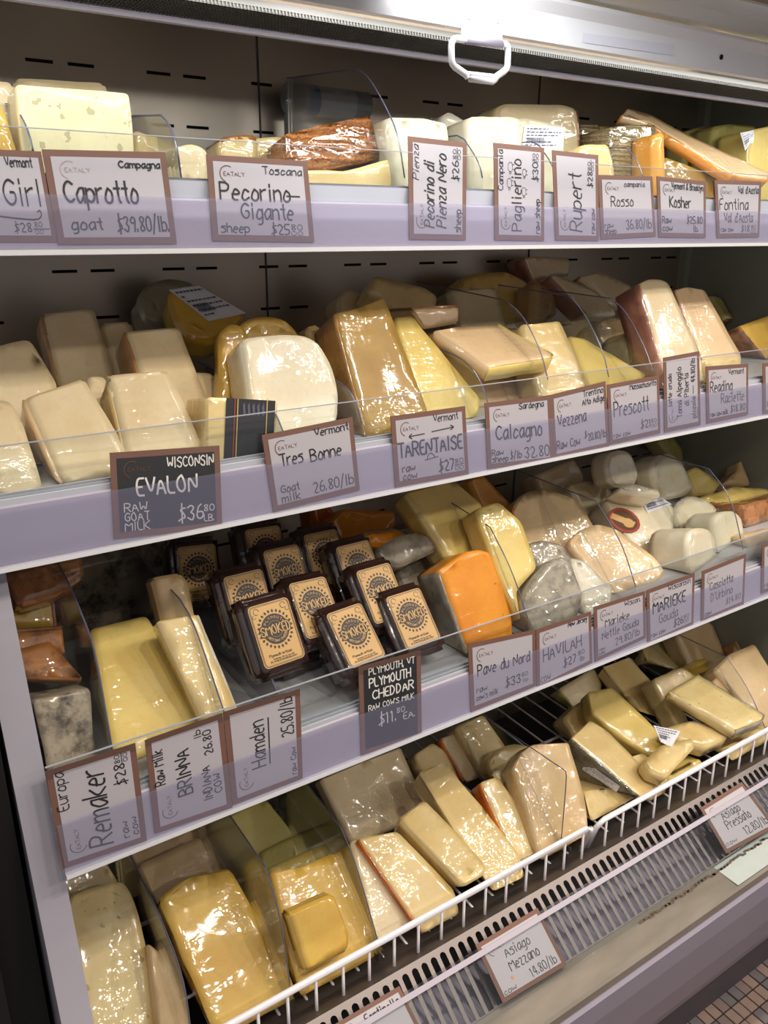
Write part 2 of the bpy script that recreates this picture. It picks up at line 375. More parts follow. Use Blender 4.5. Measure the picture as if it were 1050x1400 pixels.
# canopy: bright fascia, brushed upper shell
cn = empty('canopy', (.7, .78, 1.80), label='brushed metal canopy with a glaring white lower fascia above the case', cat='canopy')
bm = bmesh.new(); prism_x(bm, [(.780, 1.799), (.786, 1.7975), (.80, 1.8045), (.80, 1.812), (.789, 1.812), (.786, 1.834), (.770, 1.842), (.770, 1.838), (.780, 1.828)], -.2, 1.72)
link('fascia', bm, 'lamp_white', cn, (.7, .78, 1.8))
bm = bmesh.new()
pr = [(.772, 1.842)]
for k in range(9):
    a = R_(-78+k*15); pr.append((.735-.085*math.cos(a)*1.0, 1.935+.085*math.sin(a)))
pr = [(.785, 1.843), (.760, 1.846)]+[(.745-.10*math.cos(R_(a)), 1.955+.10*math.sin(R_(a))) for a in (82-170, -70, -50, -30, -10, 15, 40)]+[(.80, 2.05), (.80, 1.9)]
prism_x(bm, pr, -.2, 1.78); link('upper_shell', bm, 'steel_canopy', cn, (.7, .78, 1.9), smooth=False)
bm = bmesh.new()
bm = bmesh.new(); prism_x(bm, [(.652, 1.842), (.60, 1.90), (.60, 2.05), (.64, 2.05), (.66, 1.90)], -.2, 1.78); link('added_brown_panel', bm, 'mirrored_brown', cn, (.7, .65, 1.85))  # added panel; its brown paints the dark surroundings mirrored above the shell
bm = bmesh.new()
n_ = Vector((0, -1, 0))
c1 = aty(986, 78, .7795); bmesh.ops.create_cone(bm, cap_ends=True, segments=14, radius1=.0032, radius2=.0032, depth=.002, matrix=Matrix.Translation(c1) @ Matrix.Rotation(R_(90), 4, 'X'))
link('screw_hole', bm, 'slot_black', cn, c1)
q = [onplane(a, b, Vector((0, .779, 0)), n_) for a, b in ((797, 45), (922, 61), (921, 76), (796, 58))]
bm = bmesh.new(); bm.faces.new([bm.verts.new(p) for p in q]); link('sticker', bm, 'sticker', cn, q[0])
# pull handle hanging from the canopy
hx = aty(655, 60, .772)
hd = empty('pull_handle', hx, label='white D-shaped pull handle hanging from the canopy fascia', cat='handle')
def h6(px, py, y=.770): return aty(580+px/5.833, py/5.833, y)
bm = bmesh.new(); tube(bm, [h6(*p) for p in ((330, 318), (268, 306), (240, 312), (220, 335), (216, 370), (218, 480), (226, 510), (246, 534), (328, 590), (345, 612), (365, 628), (545, 650), (565, 632), (580, 606), (632, 572), (656, 548), (664, 520), (668, 385), (658, 362), (640, 348), (620, 345))], .0036, 10)
tube(bm, [h6(345, 588), h6(570, 612)], .0026, 8)
link('ring', bm, 'lamp_white', hd, hx, smooth=True)
bm = bmesh.new()
P4 = [h6(*p, .774) for p in ((318, 84), (622, 128), (622, 352), (312, 322))]
a = [bm.verts.new(p) for p in P4]; b = [bm.verts.new(p+Vector((0, .004, 0))) for p in P4]
bm.faces.new(a); bm.faces.new(b[::-1])
for i in range(4): bm.faces.new((a[i], b[i], b[(i+1) % 4], a[(i+1) % 4]))
link('bracket', bm, 'lamp_white', hd, hx)
bm = bmesh.new(); tube(bm, [h6(312, 318, .771), h6(615, 350, .771)], .0042, 10); link('hinge', bm, 'rail_white', hd, hx, smooth=True)
for p in ((363, 132), (588, 163)):
    c1 = h6(*p, .773); bm = bmesh.new(); bmesh.ops.create_cone(bm, cap_ends=True, segments=12, radius1=.0034, radius2=.0026, depth=.002, matrix=Matrix.Translation(c1) @ Matrix.Rotation(R_(90), 4, 'X'))
    link('screw', bm, 'steel_deck', hd, c1)
# left end panel (white post in the photo) and the dark neighbouring case
bm = bmesh.new(); prism_x(bm, [(YB, 1.30), (.868, 1.30), (.842, 1.21), (.812, 1.09), (.785, .98), (.742, .80), (.70, .62), (.672, .46), (.68, .0), (YB, 0)], .064, XL)
e = link('wall_left', bm, 'post_paint', origin=(.08, .8, .6)); tag(e, kind='structure')
bm = bmesh.new(); bx(bm, -.45, .058, .80, 1.33, 0, 1.31); bx(bm, -.0, .018, .77, .80, 0, 1.25)
tag(link('trim_2', bm, 'black', origin=(-.1, 1, .6)), kind='structure')
bm = bmesh.new(); bx(bm, XL-.03, XR, YB-.3, YB, .2, .30); bx(bm, XL, XR, .80, YB, .40, .41)
tag(link('trim_3', bm, 'dark_pan', origin=(.9, 1.1, .4)), kind='structure')

# ------------------------------------------------------------------ shelves
SH_WORD = {1: 'top', 2: 'second', 3: 'third'}
DIVX = {}
def rail_plane(r):
    (y0, z0), (y1, z1) = RB[r], RT[r]; up = Vector((0, y1-y0, z1-z0)).normalized()
    n = Vector((0, -up.z, up.y)).normalized()
    if n.y > 0: n = -n
    return Vector((0, y0, z0)), n, up
for r in (1, 2, 3):
    d = DECK[r]; (y0, z0), (y1, z1) = RB[r], RT[r]
    x0, x1 = (-.15, XR-.01) if r == 1 else (XL-.012 if r == 2 else XL-.002, XR-.01)
    if r == 2: x0 = .02
    s = empty('shelf', ((x0+x1)/2, 1.0, d), label='%s metal shelf with a white price rail along its front edge' % {1: 'uppermost', 2: 'middle', 3: 'lowest'}[r], cat='shelf', group='shelves of the case')
    bm = bmesh.new(); prism_x(bm, [(y1+.023, d), (YB-.015, d), (YB-.015, d-.018), (y1+.023, d-.018)], x0 if r != 3 else XL, x1); link('deck', bm, 'steel_deck', s, (x0, y1, d))
    bm = bmesh.new()
    prism_x(bm, [(y0, z0), (y1, z1), (y1+.002, z1+.002), (y1+.004, z1), (y1+.004, z0+.012), (y0+.012, z0)], x0, x1)
    link('price_rail', bm, 'rail_white', s, (x0, y0, z0))
    bm = bmesh.new(); prism_x(bm, [(y0-.006, z0-.003), (y0-.006, z0+.002), (y0+.010, z0+.001), (y0+.010, z0-.004)], x0, x1)
    link('bottom_lip', bm, 'rail_edge', s, (x0, y0, z0))
    # ribs of the guard holder behind the rail
    bm = bmesh.new()
    for k in range(3): bx(bm, x0 if r > 1 else x0, x1, y1+.006+k*.0055, y1+.0085+k*.0055, z1-.004, max(d, z1)+.004+.0015*k)
    link('guard_holder', bm, 'holder_grey', s, (x0, y1, d))
    gt = {1: 1.6835, 2: 1.392, 3: 1.064}[r]; gy = y1+.010
    bm = bmesh.new(); prism_x(bm, [(gy, d+.002), (gy+.0024, d+.002), (gy+.0024, gt), (gy, gt)], x0 if r > 1 else x0, x1)
    g = link('front_guard', bm, 'acrylic', s, (x0, gy, d))
    bm = bmesh.new(); bx(bm, x0, x1, gy, gy+.0024, gt, gt+.0009); link('top_edge', bm, 'guard_edge', g, (x0, gy, gt))
    # clear ticket strip in front of the rail
    p0, n, up = rail_plane(r); hgt = math.hypot(y1-y0, z1-z0)-.002
    bm = bmesh.new(); a = p0+n*.0085+up*.003; b = a+up*hgt
    prism_x(bm, [(a.y, a.z), (b.y, b.z), (b.y+.0008, b.z), (a.y+.0008, a.z)], x0, x1)
    link('ticket_strip', bm, 'acrylic_strip', s, (x0, y0, z0))

# ------------------------------------------------------------------ clear dividers
def divider(x, prof, back, base, label, r):
    """prof: the front/top outline from back to front (y,z)"""
    bm = bmesh.new(); p = [(back, base)]+([(back, prof[0][1])] if prof[0][0] < back-.01 else [])+list(prof)+[(prof[-1][0], base)]
    prism_x(bm, p, x-.0012, x+.0012)
    o = link('shelf_divider', bm, 'acrylic', origin=(x, prof[-1][0], base))
    tag(o, label, 'divider', 'clear dividers of shelf %d' % r if r < 4 else 'clear dividers of the bottom level')
    bm = bmesh.new(); pts = [Vector((x, y, z)) for y, z in ([(back, prof[0][1])] if prof[0][0] < back-.01 else [])+list(prof)]
    sm = [pts[0]]
    tube(bm, pts, .0010, 5); link('polished_edge', bm, 'edge_blue', o, pts[-1])
    DIVX.setdefault(r, []).append(x)
def curve(pts):
    v = [Vector(p) for p in pts]
    if len(v) > 3: v = [v[0]]+chaikin(chaikin(v[1:]))
    return [(q.x, q.y) for q in v]
D1 = [(.186, [(1.004, 1.716), (.96, 1.711), (.912, 1.685), (.9, 1.660)], 1.05, 'low clear divider between the yellow wedge and the big holey slab'),
 (.333, [(1.042, 1.718), (.948, 1.71), (.923, 1.699), (.907, 1.68), (.9, 1.645)], 1.10, 'clear divider just right of the big holey slab on the top shelf'),
 (.625, [(1.214, 1.805), (1.013, 1.791), (.983, 1.778), (.94, 1.736), (.915, 1.705), (.9, 1.655)], 1.22, 'tall clear divider beside the brown ridged wedge on the top shelf'),
 (.752, [(.958, 1.715), (.942, 1.709), (.909, 1.68), (.9, 1.659)], 1.05, 'clear divider between the white cheeses on the top shelf'),
 (.89, [(.958, 1.715), (.942, 1.709), (.909, 1.68), (.9, 1.655)], 1.0, 'clear divider in front of the white block with the paper sticker'),
 (1.072, [(.96, 1.716), (.937, 1.714), (.916, 1.697), (.9, 1.672)], 1.05, 'clear divider between the basket-textured block and the long orange wedge')]
D2 = [(.42, [(1.122, 1.412), (.925, 1.401), (.875, 1.387), (.851, 1.362)], 1.122, 'clear divider behind the black-striped block on the second shelf'),
 (.53, [(.99, 1.41), (.952, 1.408), (.894, 1.405), (.864, 1.386), (.85, 1.36)], 1.0, 'clear divider between the rounded white slab and the tall golden slab'),
 (.738, [(1.05, 1.424), (.949, 1.424), (.897, 1.415), (.863, 1.389), (.85, 1.365)], 1.08, 'clear divider under the flat pale slab lying on the second shelf'),
 (.858, [(1.193, 1.505), (.961, 1.491), (.918, 1.473), (.874, 1.424), (.856, 1.385)], 1.20, 'tall clear divider right of the flat pale slab on the second shelf'),
 (.983, [(1.12, 1.5), (.945, 1.493), (.91, 1.468), (.866, 1.416), (.85, 1.378)], 1.13, 'tall clear divider left of the grey-rinded rounds on the second shelf'),
 (1.085, [(1.117, 1.49), (.951, 1.485), (.917, 1.468), (.873, 1.419), (.849, 1.38)], 1.12, 'tall clear divider right of the grey-rinded rounds on the second shelf')]
D3 = [(.166, [(.965, 1.214), (.906, 1.204), (.842, 1.18), (.814, 1.162), (.791, 1.045)], .99, 'clear divider right of the mouldy grey block on the third shelf'),
 (.299, [(1.163, 1.147), (.924, 1.145), (.875, 1.133), (.79, 1.045)], 1.17, 'clear divider beside the thin block right of the big yellow slab'),
 (.369, [(1.13, 1.085), (.944, 1.085), (.84, 1.088), (.785, 1.048)], 1.15, 'low clear divider left of the dark waxed blocks'),
 (.788, [(1.01, 1.17), (.887, 1.156), (.831, 1.103), (.79, 1.038)], 1.05, 'clear divider between the orange cheese and the grey-rinded pieces'),
 (1.033, [(1.109, 1.157), (.893, 1.152), (.83, 1.099), (.79, 1.03)], 1.13, 'clear divider between the big rounded slabs and the small white cheeses'),
 (1.333, [(1.0, 1.166), (.886, 1.164), (.831, 1.123), (.79, 1.03)], 1.05, 'clear divider right of the small white rounded cheeses')]
D4 = [(.214, [(1.03, .727), (.86, .722), (.775, .700), (.766, .60)], 1.1, 'clear divider at the left end of the bottom basket'),
 (.357, [(1.03, .756), (.828, .755), (.787, .706), (.766, .60)], 1.1, 'clear divider left of the stacked golden slabs in the bottom basket'),
 (.506, [(1.05, .731), (.875, .718), (.832, .685), (.766, .58)], 1.1, 'clear divider left of the large pale square slab in the bottom basket'),
 (.906, [(1.08, .698), (.79, .712), (.786, .70), (.784, .56)], 1.1, 'straight-cut clear divider at the right end of the left basket'),
 (1.52, [(1.10, .691), (.896, .693), (.833, .643), (.78, .57)], 1.1, 'clear divider at the right of the right basket')]
for r, L in ((1, D1), (2, D2), (3, D3), (4, D4)):
    for x, p, b, lab in L:
        divider(x, p[:1]+curve(p) [1:] if r < 4 else p[:1]+curve(p)[1:], b, DECK[r]+.0005, lab, r)

# ------------------------------------------------------------------ bottom level: wire baskets, grille, bumper
def basket(x0, x1, label):
    y0, y1, z0, z1 = .752, 1.215, .530, .604
    b = empty('wire_basket', ((x0+x1)/2, .8, z0), label=label, cat='basket', group='white wire baskets')
    r = .0050
    bm = bmesh.new()
    c = .014
    pts = [(x0, y0+.02, z0+.004), (x0, y0+.004, z1-c), (x0+c*.3, y0, z1-c*.3), (x0+c, y0, z1), (x1-c, y0, z1), (x1-c*.3, y0, z1-c*.3), (x1, y0+.004, z1-c), (x1, y0+.02, z0+.004)]
    tube(bm, pts, r, 10); link('top_rail', bm, 'wire_white', b, (x0, y0, z1), smooth=True)
    bm = bmesh.new(); tube(bm, [(x0, y0+.016, z0), (x1, y0+.016, z0)], .0022, 8); link('bottom_rail', bm, 'wire_white', b, (x0, y0, z0), smooth=True)
    k = 0; x = x0+.022
    while x < x1-.012:
        bm = bmesh.new(); tube(bm, [(x, y0+.001, z1-.002), (x-.001, y0-.002, z0+.010), (x, y0+.006, z0), (x, y0+.016, z0-.001), (x, .90, z0+.002), (x, 1.047, z0+.004), (x, y1, z0+.006)], .0023, 6)
        link('wire', bm, 'wire_white', b, (x, y0, z0), smooth=True); x += .0445/1.0
    for y in (1.045, y1, .88):
        bm = bmesh.new(); tube(bm, [(x0, y, z0+.001), (x1, y, z0+.001)], .0034 if y > 1.0 else .0024, 8); link('cross_bar', bm, 'wire_white', b, (x0, y, z0), smooth=True)
basket(XL+.006, .946, 'long white wire basket at the bottom left, filled with cheeses')
basket(.962, 1.68, 'white wire basket at the bottom right, heaped with cheese pieces')
# little plastic feet where dividers clip to the basket
for x in (.358, .507, .905):
    bm = bmesh.new(); bx(bm, x-.004, x+.004, .762, .80, .548, .572); bx(bm, x-.008, x+.008, .764, .79, .545, .549)
    tag(link('divider_clip', bm, 'acrylic', origin=(x, .77, .545)), {.358: 'clear clip at the foot of the divider left of the golden slabs', .507: 'clear clip at the foot of the divider left of the pale square slab', .905: 'clear clip at the foot of the straight-cut divider'}[x], 'clip', 'divider clips')
# slotted return-air grille
GX0, GX1 = XL, 1.70
gb, gt_ = Vector((0, .645, .478)), Vector((0, .738, .5465))
up = (gt_-gb).normalized(); gn = Vector((0, -up.z, up.y))
LEN = (gt_-gb).length
bm = bmesh.new()
def gp(x, t, d=0): p = gb+up*t+gn*d; return bm.verts.new((x, p.y, p.z))
def gq(x0, x1, t0, t1): bm.faces.new((gp(x0, t0), gp(x1, t0), gp(x1, t1), gp(x0, t1)))
PIT, SW = .01765, .0108
gq(GX0, GX1, 0, .006); gq(GX0, GX1, LEN-.008, LEN)
x = GX0; T0, T1 = .006, LEN-.008
while x < GX1-PIT:
    e = (PIT-SW)/2; gq(x, x+e, T0, T1); gq(x+PIT-e, x+PIT, T0, T1)
    cx = x+PIT/2; rr = SW/2; prev = None
    for k in range(9):                                    # rounded head of the slot
        a = math.pi*k/8; X_, T_ = cx-rr*math.cos(a), T1-rr+rr*math.sin(a)
        if prev: bm.faces.new((gp(*prev), gp(X_, T_), gp(X_, T1), gp(prev[0], T1)))
        prev = (X_, T_)
    x += PIT
gq(x, GX1, T0, T1)
bmesh.ops.remove_doubles(bm, verts=bm.verts, dist=.00002)
ge = bmesh.ops.extrude_face_region(bm, geom=list(bm.faces))
bmesh.ops.translate(bm, verts=[v for v in ge['geom'] if isinstance(v, bmesh.types.BMVert)], vec=-gn*.0012)
prism_x(bm, [(gt_.y, gt_.z), (gt_.y+.006, gt_.z-.001), (gt_.y+.08, gt_.z-.030), (gt_.y+.08, gt_.z-.033), (gt_.y, gt_.z-.003)], GX0, GX1)
g = link('air_grille', bm, 'grille_steel', origin=(.9, .70, .52)); tag(g, 'slotted steel return-air grille in front of the wire baskets', 'grille')
bm = bmesh.new(); bx(bm, GX0, GX1, .66, .76, .40, .41); bx(bm, GX0, GX1, .76, .765, .40, .50)
link('air_duct', bm, 'dark_pan', g, (.9, .7, .4))
# clear price channel leaning in front of the grille
c0, c1_ = Vector((0, .634, .488)), Vector((0, .701, .5515))
cu = (c1_-c0).normalized(); cnn = Vector((0, -cu.z, cu.y))
ch = empty('price_channel', (.9, .64, .487), label='clear plastic price channel leaning over the lower grille', cat='price channel')
def chan(name, t0, t1, d0, d1, mat):
    bm = bmesh.new(); pts = [c0+cu*t0+cnn*d0, c0+cu*t1+cnn*d0, c0+cu*t1+cnn*d1, c0+cu*t0+cnn*d1]
    prism_x(bm, [(p.y, p.z) for p in pts], XL, 1.70); return link(name, bm, mat, ch, (XL, c0.y, c0.z))
chan('front_sheet', 0, .088, .0035, .0045, 'acrylic'); chan('top_strip', .080, .088, .0046, .0058, 'rail_white')
# bumper ledge with rust, and painted kick panel
bm = bmesh.new(); prism_x(bm, [(.645, .484), (.592, .482), (.588, .478), (.588, .462), (.645, .462)], -.1, 1.70)
bp = link('trim_4', bm, 'bumper', origin=(.9, .6, .48)); tag(bp, kind='structure')
bm = bmesh.new(); bx(bm, 1.165, 1.69, .5925, .643, .4836, .4845); link('paint_patch', bm, 'paint_mint', bp, (1.4, .6, .484))
bm = bmesh.new()
rng = random.Random(3)
for k in range(60):
    x = .95+k*.0105+rng.uniform(-.003, .003); y = .634+rng.uniform(-.002, .002)
    v = [bm.verts.new((x+a, y+b, .4846)) for a, b in ((0, -.0022), (.012, -.0028), (.0145, .001), (.006, .003), (-.001, .0018))]; bm.faces.new(v)
link('rust_line', bm, 'rust', bp, (1.2, .63, .485))
bm = bmesh.new(); prism_x(bm, [(.592, .4615), (.583, .455), (.580, .42), (.585, .34), (.602, .26), (.628, .19), (.662, .135), (.672, .13), (.684, .12), (.686, 0), (.80, 0), (.80, .4615)], -.1, 1.72)
tag(link('trim_5', bm, 'kick_paint', origin=(.9, .6, .2), smooth=False), kind='structure')
bm = bmesh.new(); bx(bm, -.1, 1.72, .678, .687, 0, .118); tag(link('trim_6', bm, 'kick_dark', origin=(.9, .68, .06)), kind='structure')
# floor: grout bed and mosaic tiles
bm = bmesh.new(); bx(bm, -1.5, 3.5, -2.5, 1.5, -.03, -.002); fl = link('floor', bm, 'grout', origin=(0, 0, 0)); tag(fl, kind='structure')
tm = []
for mat in ('tile_a', 'tile_b', 'tile_c'):
    bm = bmesh.new(); bx(bm, -.0120, .0120, -.0150, .0150, -.003, .001); bmesh.ops.bevel(bm, geom=list(bm.edges), offset=.0009, segments=1, affect='EDGES')
    me = bpy.data.meshes.new('tile'); bm.to_mesh(me); bm.free(); me.materials.append(M(mat)); tm.append(me)
rng = random.Random(11); cnt = 0
for j in range(9):
    for i in range(30):
        x = 1.12+i*.0268; y = .666-j*.0328
        if j*.09 > (x-1.12)*1.15+.07: continue
        o = bpy.data.objects.new('tile', tm[rng.randrange(3)]); C.objects.link(o); o.parent = fl
        o.location = (x+rng.uniform(-.0005, .0005), y, rng.uniform(-.0004, .0003)); o.rotation_euler.z = rng.uniform(-.02, .02)
bm = bmesh.new()
for i in range(-40, 90):
    for j in range(-24, 64):
        x = 1.12+i*.0268; y = .666-j*.0328
        if 0 <= i < 30 and 0 <= j < 9 and not (j*.09 > (x-1.12)*1.15+.07): continue
        if (y > .68 and x < 1.80) or y < -1.4: continue
        a, b = .0118, .0148; bm.faces.new([bm.verts.new((x+p, y+q, 0)) for p, q in ((-a, -b), (a, -b), (a, b), (-a, b))])
tag(link('mosaic_tiles', bm, 'tile_a', fl, (0, 0, 0)), kind='stuff')

# ================================================================== PRICE CARDS
# pen text: (string, u, v, cap height, width) in millimetres on a 120 x 90 card, origin bottom left
def card(r, quad, texts, label, black=False, rot=False, faint=False, lift=.0022, W=120., Hh=90., cut=None, logo=True, flat=False):
    """quad: the four corners in the picture, screen order TL TR BR BL; rot: card stands on its short side"""
    if r == 4: p0, n, upv = c0, cnn, cu; lift = .0012
    else: p0, n, upv = rail_plane(r)
    base = n*lift
    q = [onplane(a, b, p0+base, n) for a, b in quad]
    if rot: TL, TR, BR, BL = q[3], q[0], q[1], q[2]
    else: TL, TR, BR, BL = q
    def fn(u, v):
        s, t = u/W, v/Hh
        return (BL*(1-s)+BR*s)*(1-t)+(TL*(1-s)+TR*s)*t
    org = (q[2]+q[3])/2
    bm = bmesh.new(); a = [bm.verts.new(p) for p in (BL, BR, TR, TL)]; b = [bm.verts.new(p-n*.0012) for p in (BL, BR, TR, TL)]
    bm.faces.new(a); bm.faces.new(b[::-1])
    for i in range(4): bm.faces.new((a[i], b[i], b[(i+1) % 4], a[(i+1) % 4]))
    o = link('price_card', bm, 'card_brown', origin=org)
    tag(o, label, 'price card', {1: 'price cards on the top rail', 2: 'price cards on the second rail', 3: 'price cards on the third rail', 4: 'price cards in the bottom channel'}[r])
    bd = 6.5
    bm = put_quads([[Vector((bd, bd)), Vector((W-bd, bd)), Vector((W-bd, Hh-bd)), Vector((bd, Hh-bd))]], fn, .0003, n)
    link('card_face', bm, 'card_black' if black else 'card_white', o, org)
    ink = 'chalk' if black else 'ink'
    qs = []
    for t in texts:
        s, u, v, h = (list(t)+[0])[:4]; wd = t[4] if len(t) > 4 else None; pen = t[5] if len(t) > 5 else .13
        if s == '@line': 
            qs_ = []; ribbon(qs_, [Vector((u, v)), Vector((h, wd))], pen if pen > .2 else 1.0); qs += qs_
        elif s == '@poly':
            qs_ = []; ribbon(qs_, chaikin([Vector(p) for p in u]), v); qs += qs_
        else: qs += text_quads(s, u, v, h, wd, pen, t[6] if len(t) > 6 else 0)
    if qs: link('writing', put_quads(qs, fn, .0006, n), ink, o, org)
    if logo:
        lq = []; ribbon(lq, arc_pts(22, 71, 8.5, 60, 250, 16), .9)
        lq += text_quads('EATALY', 17.5, 69, 4.2, 24, .12)
        link('emblem', put_quads(lq, fn, .0005, n), ('ink_faint' if faint else ('rail_white' if black and False else 'print_brown')) if not black else 'print_brown', o, org)
    return o
def sheep(cx, cy, s=1.):
    return [('@poly', [(cx+6*s*math.cos(a/8*6.283)*(1+.12*(a % 2)), cy+4*s*math.sin(a/8*6.283)*(1+.2*(a % 2))) for a in range(9)], .55),
            ('@line', cx-3*s, cy-4*s, cx-3*s, cy-7*s, .6), ('@line', cx+3*s, cy-4*s, cx+3*s, cy-7*s, .6), ('@poly', [(cx-6*s, cy+1), (cx-9*s, cy+2), (cx-8*s, cy-2), (cx-6*s, cy)], .6)]
card(1, [(-55, 202), (56, 207), (78, 331), (-36, 331)], [('Vermont', 62, 74, 9, 40, .16), ('Girl', 52, 36, 26, 56, .09), ('@poly', [(20, 27), (70, 23), (96, 22), (104, 26), (103, 32), (98, 30)], 1.5), ('$28', 60, 10, 9, 26), ('80', 90, 15, 5, 12), ('@line', 88, 13, 112, 13, .8), ('00', 90, 8, 4, 12)], 'white card cut by the left edge of the photo, top rail', lift=.0014)
card(1, [(57, 204), (226, 208), (242, 333), (80, 334)], [('Campagna', 70, 74, 6.5, 42, .2), ('Caprotto', 13, 40, 21, 72, .1), ('goat', 15, 14, 11, 30, .14), ('$39.80/lb.', 60, 12, 15, 54, .11)], 'wide white price card marked $39.80/lb goat on the top rail', faint=True)
card(1, [(282, 211), (420, 220), (430, 331), (291, 329)], [('Toscana', 63, 73, 8, 48, .13), ('Pecorino', 12, 44, 18, 82, .11), ('@line', 90, 50, 106, 50, 1.6), ('Gigante', 34, 24, 17, 62, .1), ('sheep', 10, 9, 10, 32, .13), ('$25', 68, 8, 11, 22), ('80', 92, 13, 6, 14), ('00', 92, 7, 4.5, 14)], 'wide white price card marked sheep $25.80 on the top rail')
card(1, [(558, 186), (638, 195), (637, 328), (560, 327)], [('Pienza', 70, 75, 9, 40, .1, .3), ('Pecorino di', 14, 52, 15, 78, .12, .2), ('Pienza Nero', 14, 33, 15, 88, .12, .2), ('$26', 72, 13, 10, 24), ('80', 98, 17, 5, 12), ('@line', 97, 15.5, 112, 15.5, .8), ('00', 98, 10, 4.5, 12), ('sheep', 9, 9, 10, 28, .13)], 'leftmost of the sideways price cards, $26.80 sheep, top rail', rot=True)
card(1, [(675, 195), (744, 202), (744, 329), (677, 328)], [('Campania', 62, 75, 9, 50, .12), ('Paglierino', 12, 43, 17, 90, .1), ('$30', 76, 12, 10, 24), ('80', 101, 17, 5, 10), ('00', 101, 11, 4.5, 10), ('raw sheep', 9, 9, 9, 44, .14)]+sheep(92, 62)+sheep(72, 64)+sheep(62, 38, .9)+sheep(86, 37, .8), 'sideways price card with little sheep drawings on the top rail', rot=True)
card(1, [(755, 205), (818, 212), (819, 329), (760, 328)], [('Rupert', 12, 36, 25, 78, .08, .1), ('$28', 74, 13, 10, 22), ('80', 97, 17, 5, 12), ('@line', 97, 15.5, 112, 15.5, .8), ('00', 97, 10, 4.5, 12), ('raw cow', 10, 9, 9, 34, .13)], 'rightmost sideways price card, $28.80 raw cow, top rail', rot=True)
card(1, [(818, 239), (892, 241), (897, 323), (822, 327)], [('campania', 54, 74, 7, 46, .15), ('Rosso', 24, 46, 14, 48, .1), ('36.80/lb', 54, 12, 14, 56, .1), ('raw', 8, 15, 8, 18, .14), ('sheep', 8, 7, 8, 24, .14)], 'small white price card marked 36.80/lb raw sheep, top rail')
card(1, [(898, 241), (965, 248), (965, 325), (901, 324)], [('Vermont & Brooklyn', 34, 74, 9, 78, .16), ('Kosher', 28, 46, 16, 52, .13), ('Raw', 9, 21, 10, 22, .16), ('cow', 9, 9, 10, 24, .16), ('$25.80', 70, 22, 11, 40, .16), ('lb.', 86, 9, 10, 14, .15)], 'white price card marked $25.80 lb raw cow with a bump under its lower edge')
card(1, [(977, 246), (1041, 248), (1038, 324), (981, 325)], [("Val d'Aosta", 58, 70, 11, 54, .12), ('Fontina', 9, 44, 17, 76, .1), ("Val d'Aosta", 20, 24, 15, 78, .1), ('raw cow', 10, 9, 8, 34, .13), ('$18', 66, 9, 10, 24), ('80', 94, 13, 6, 14), ('00', 94, 7, 4.5, 14)], 'rightmost price card on the top rail, $18.80')
# second rail
card(2, [(150, 619), (300, 609), (304, 721), (156, 737)], [('WISCONSIN', 60, 70, 11, 52, .12), ('EVALON', 26, 43, 18, 66, .12), ('RAW', 12, 27, 9, 24, .12), ('GOAT', 12, 17, 9, 26, .12), ('MILK', 12, 7, 9, 26, .12), ('$36', 70, 12, 16, 28, .1), ('80', 99, 20, 7, 12, .14), ('LB.', 99, 9, 7, 12, .14)], 'black chalkboard price card marked $36.80 goat milk on the second rail', black=True)
card(2, [(358, 595), (482, 570), (492, 670), (374, 700)], [('Vermont', 66, 76, 9, 46, .15), ('Tres', 17, 50, 14, 30, .12), ('Bonne', 57, 48, 14, 42, .12), ('Goat', 13, 19, 9, 24, .13), ('milk', 13, 8, 9, 24, .13), ('26.80/lb', 56, 10, 13, 56, .1)], 'white price card marked goat milk 26.80/lb on the second rail')
card(2, [(534, 569), (636, 555), (641, 648), (541, 666)], [('Vermont', 66, 75, 9, 40, .12), ('@line', 26, 61, 50, 62, 1.3), ('@line', 62, 63, 98, 65, 1.3), ('@poly', [(30, 64), (25, 61), (30, 58)], 1.3), ('@poly', [(93, 68), (99, 65), (93, 62)], 1.3), ('TARENTAISE', 7, 36, 18, 104, .13), ('@line', 48, 28, 70, 30, 1.2), ('@poly', [(52, 29), (54, 35), (60, 36), (65, 30)], 1.2), ('@line', 59, 38, 59, 41, 1), ('@line', 52, 36, 49, 39, 1), ('@line', 66, 36, 69, 39, 1), ('raw', 12, 17, 9, 20, .14), ('cow', 12, 7, 9, 22, .14), ('$27', 70, 10, 14, 26), ('80', 97, 17, 6, 14), ('@line', 96, 15, 112, 15.5, 1), ('00', 97, 8.5, 5, 14)], 'white card with two arrows and a small sun drawing, $27.80')
card(2, [(663, 551), (752, 540), (757, 631), (667, 641)], [('Sardegna', 60, 76, 8, 46, .15), ('Calcagno', 16, 38, 19, 84, .11), ('Raw', 8, 17, 8, 20, .15), ('sheep', 8, 8, 8, 28, .15), ('$/lb', 40, 10, 10, 20, .13), ('32.80', 66, 9, 15, 46, .1)], 'white price card marked 32.80 raw sheep on the second rail')
card(2, [(752, 540), (828, 521), (833, 611), (757, 628)], [('Trentino', 68, 76, 8, 44, .15), ('Alto Adige', 66, 65, 8, 48, .15), ('Vezzena', 12, 43, 16, 60, .11), ('Raw Cow', 8, 12, 12, 48, .12), ('$', 66, 20, 9, 6), ('20.80/lb', 74, 15, 10, 40, .13)], 'white price card marked raw cow 20.80/lb on the second rail')
card(2, [(830, 526), (901, 513), (903, 592), (834, 608)], [('Massachusetts', 50, 76, 8, 62, .14), ('Prescott', 12, 40, 22, 80, .08), ('$21', 72, 14, 12, 24), ('80', 97, 19, 6, 13), ('00', 97, 12, 5, 13), ('raw cow', 9, 8, 8, 38, .12)], 'white price card marked $21.80 raw cow on the second rail')
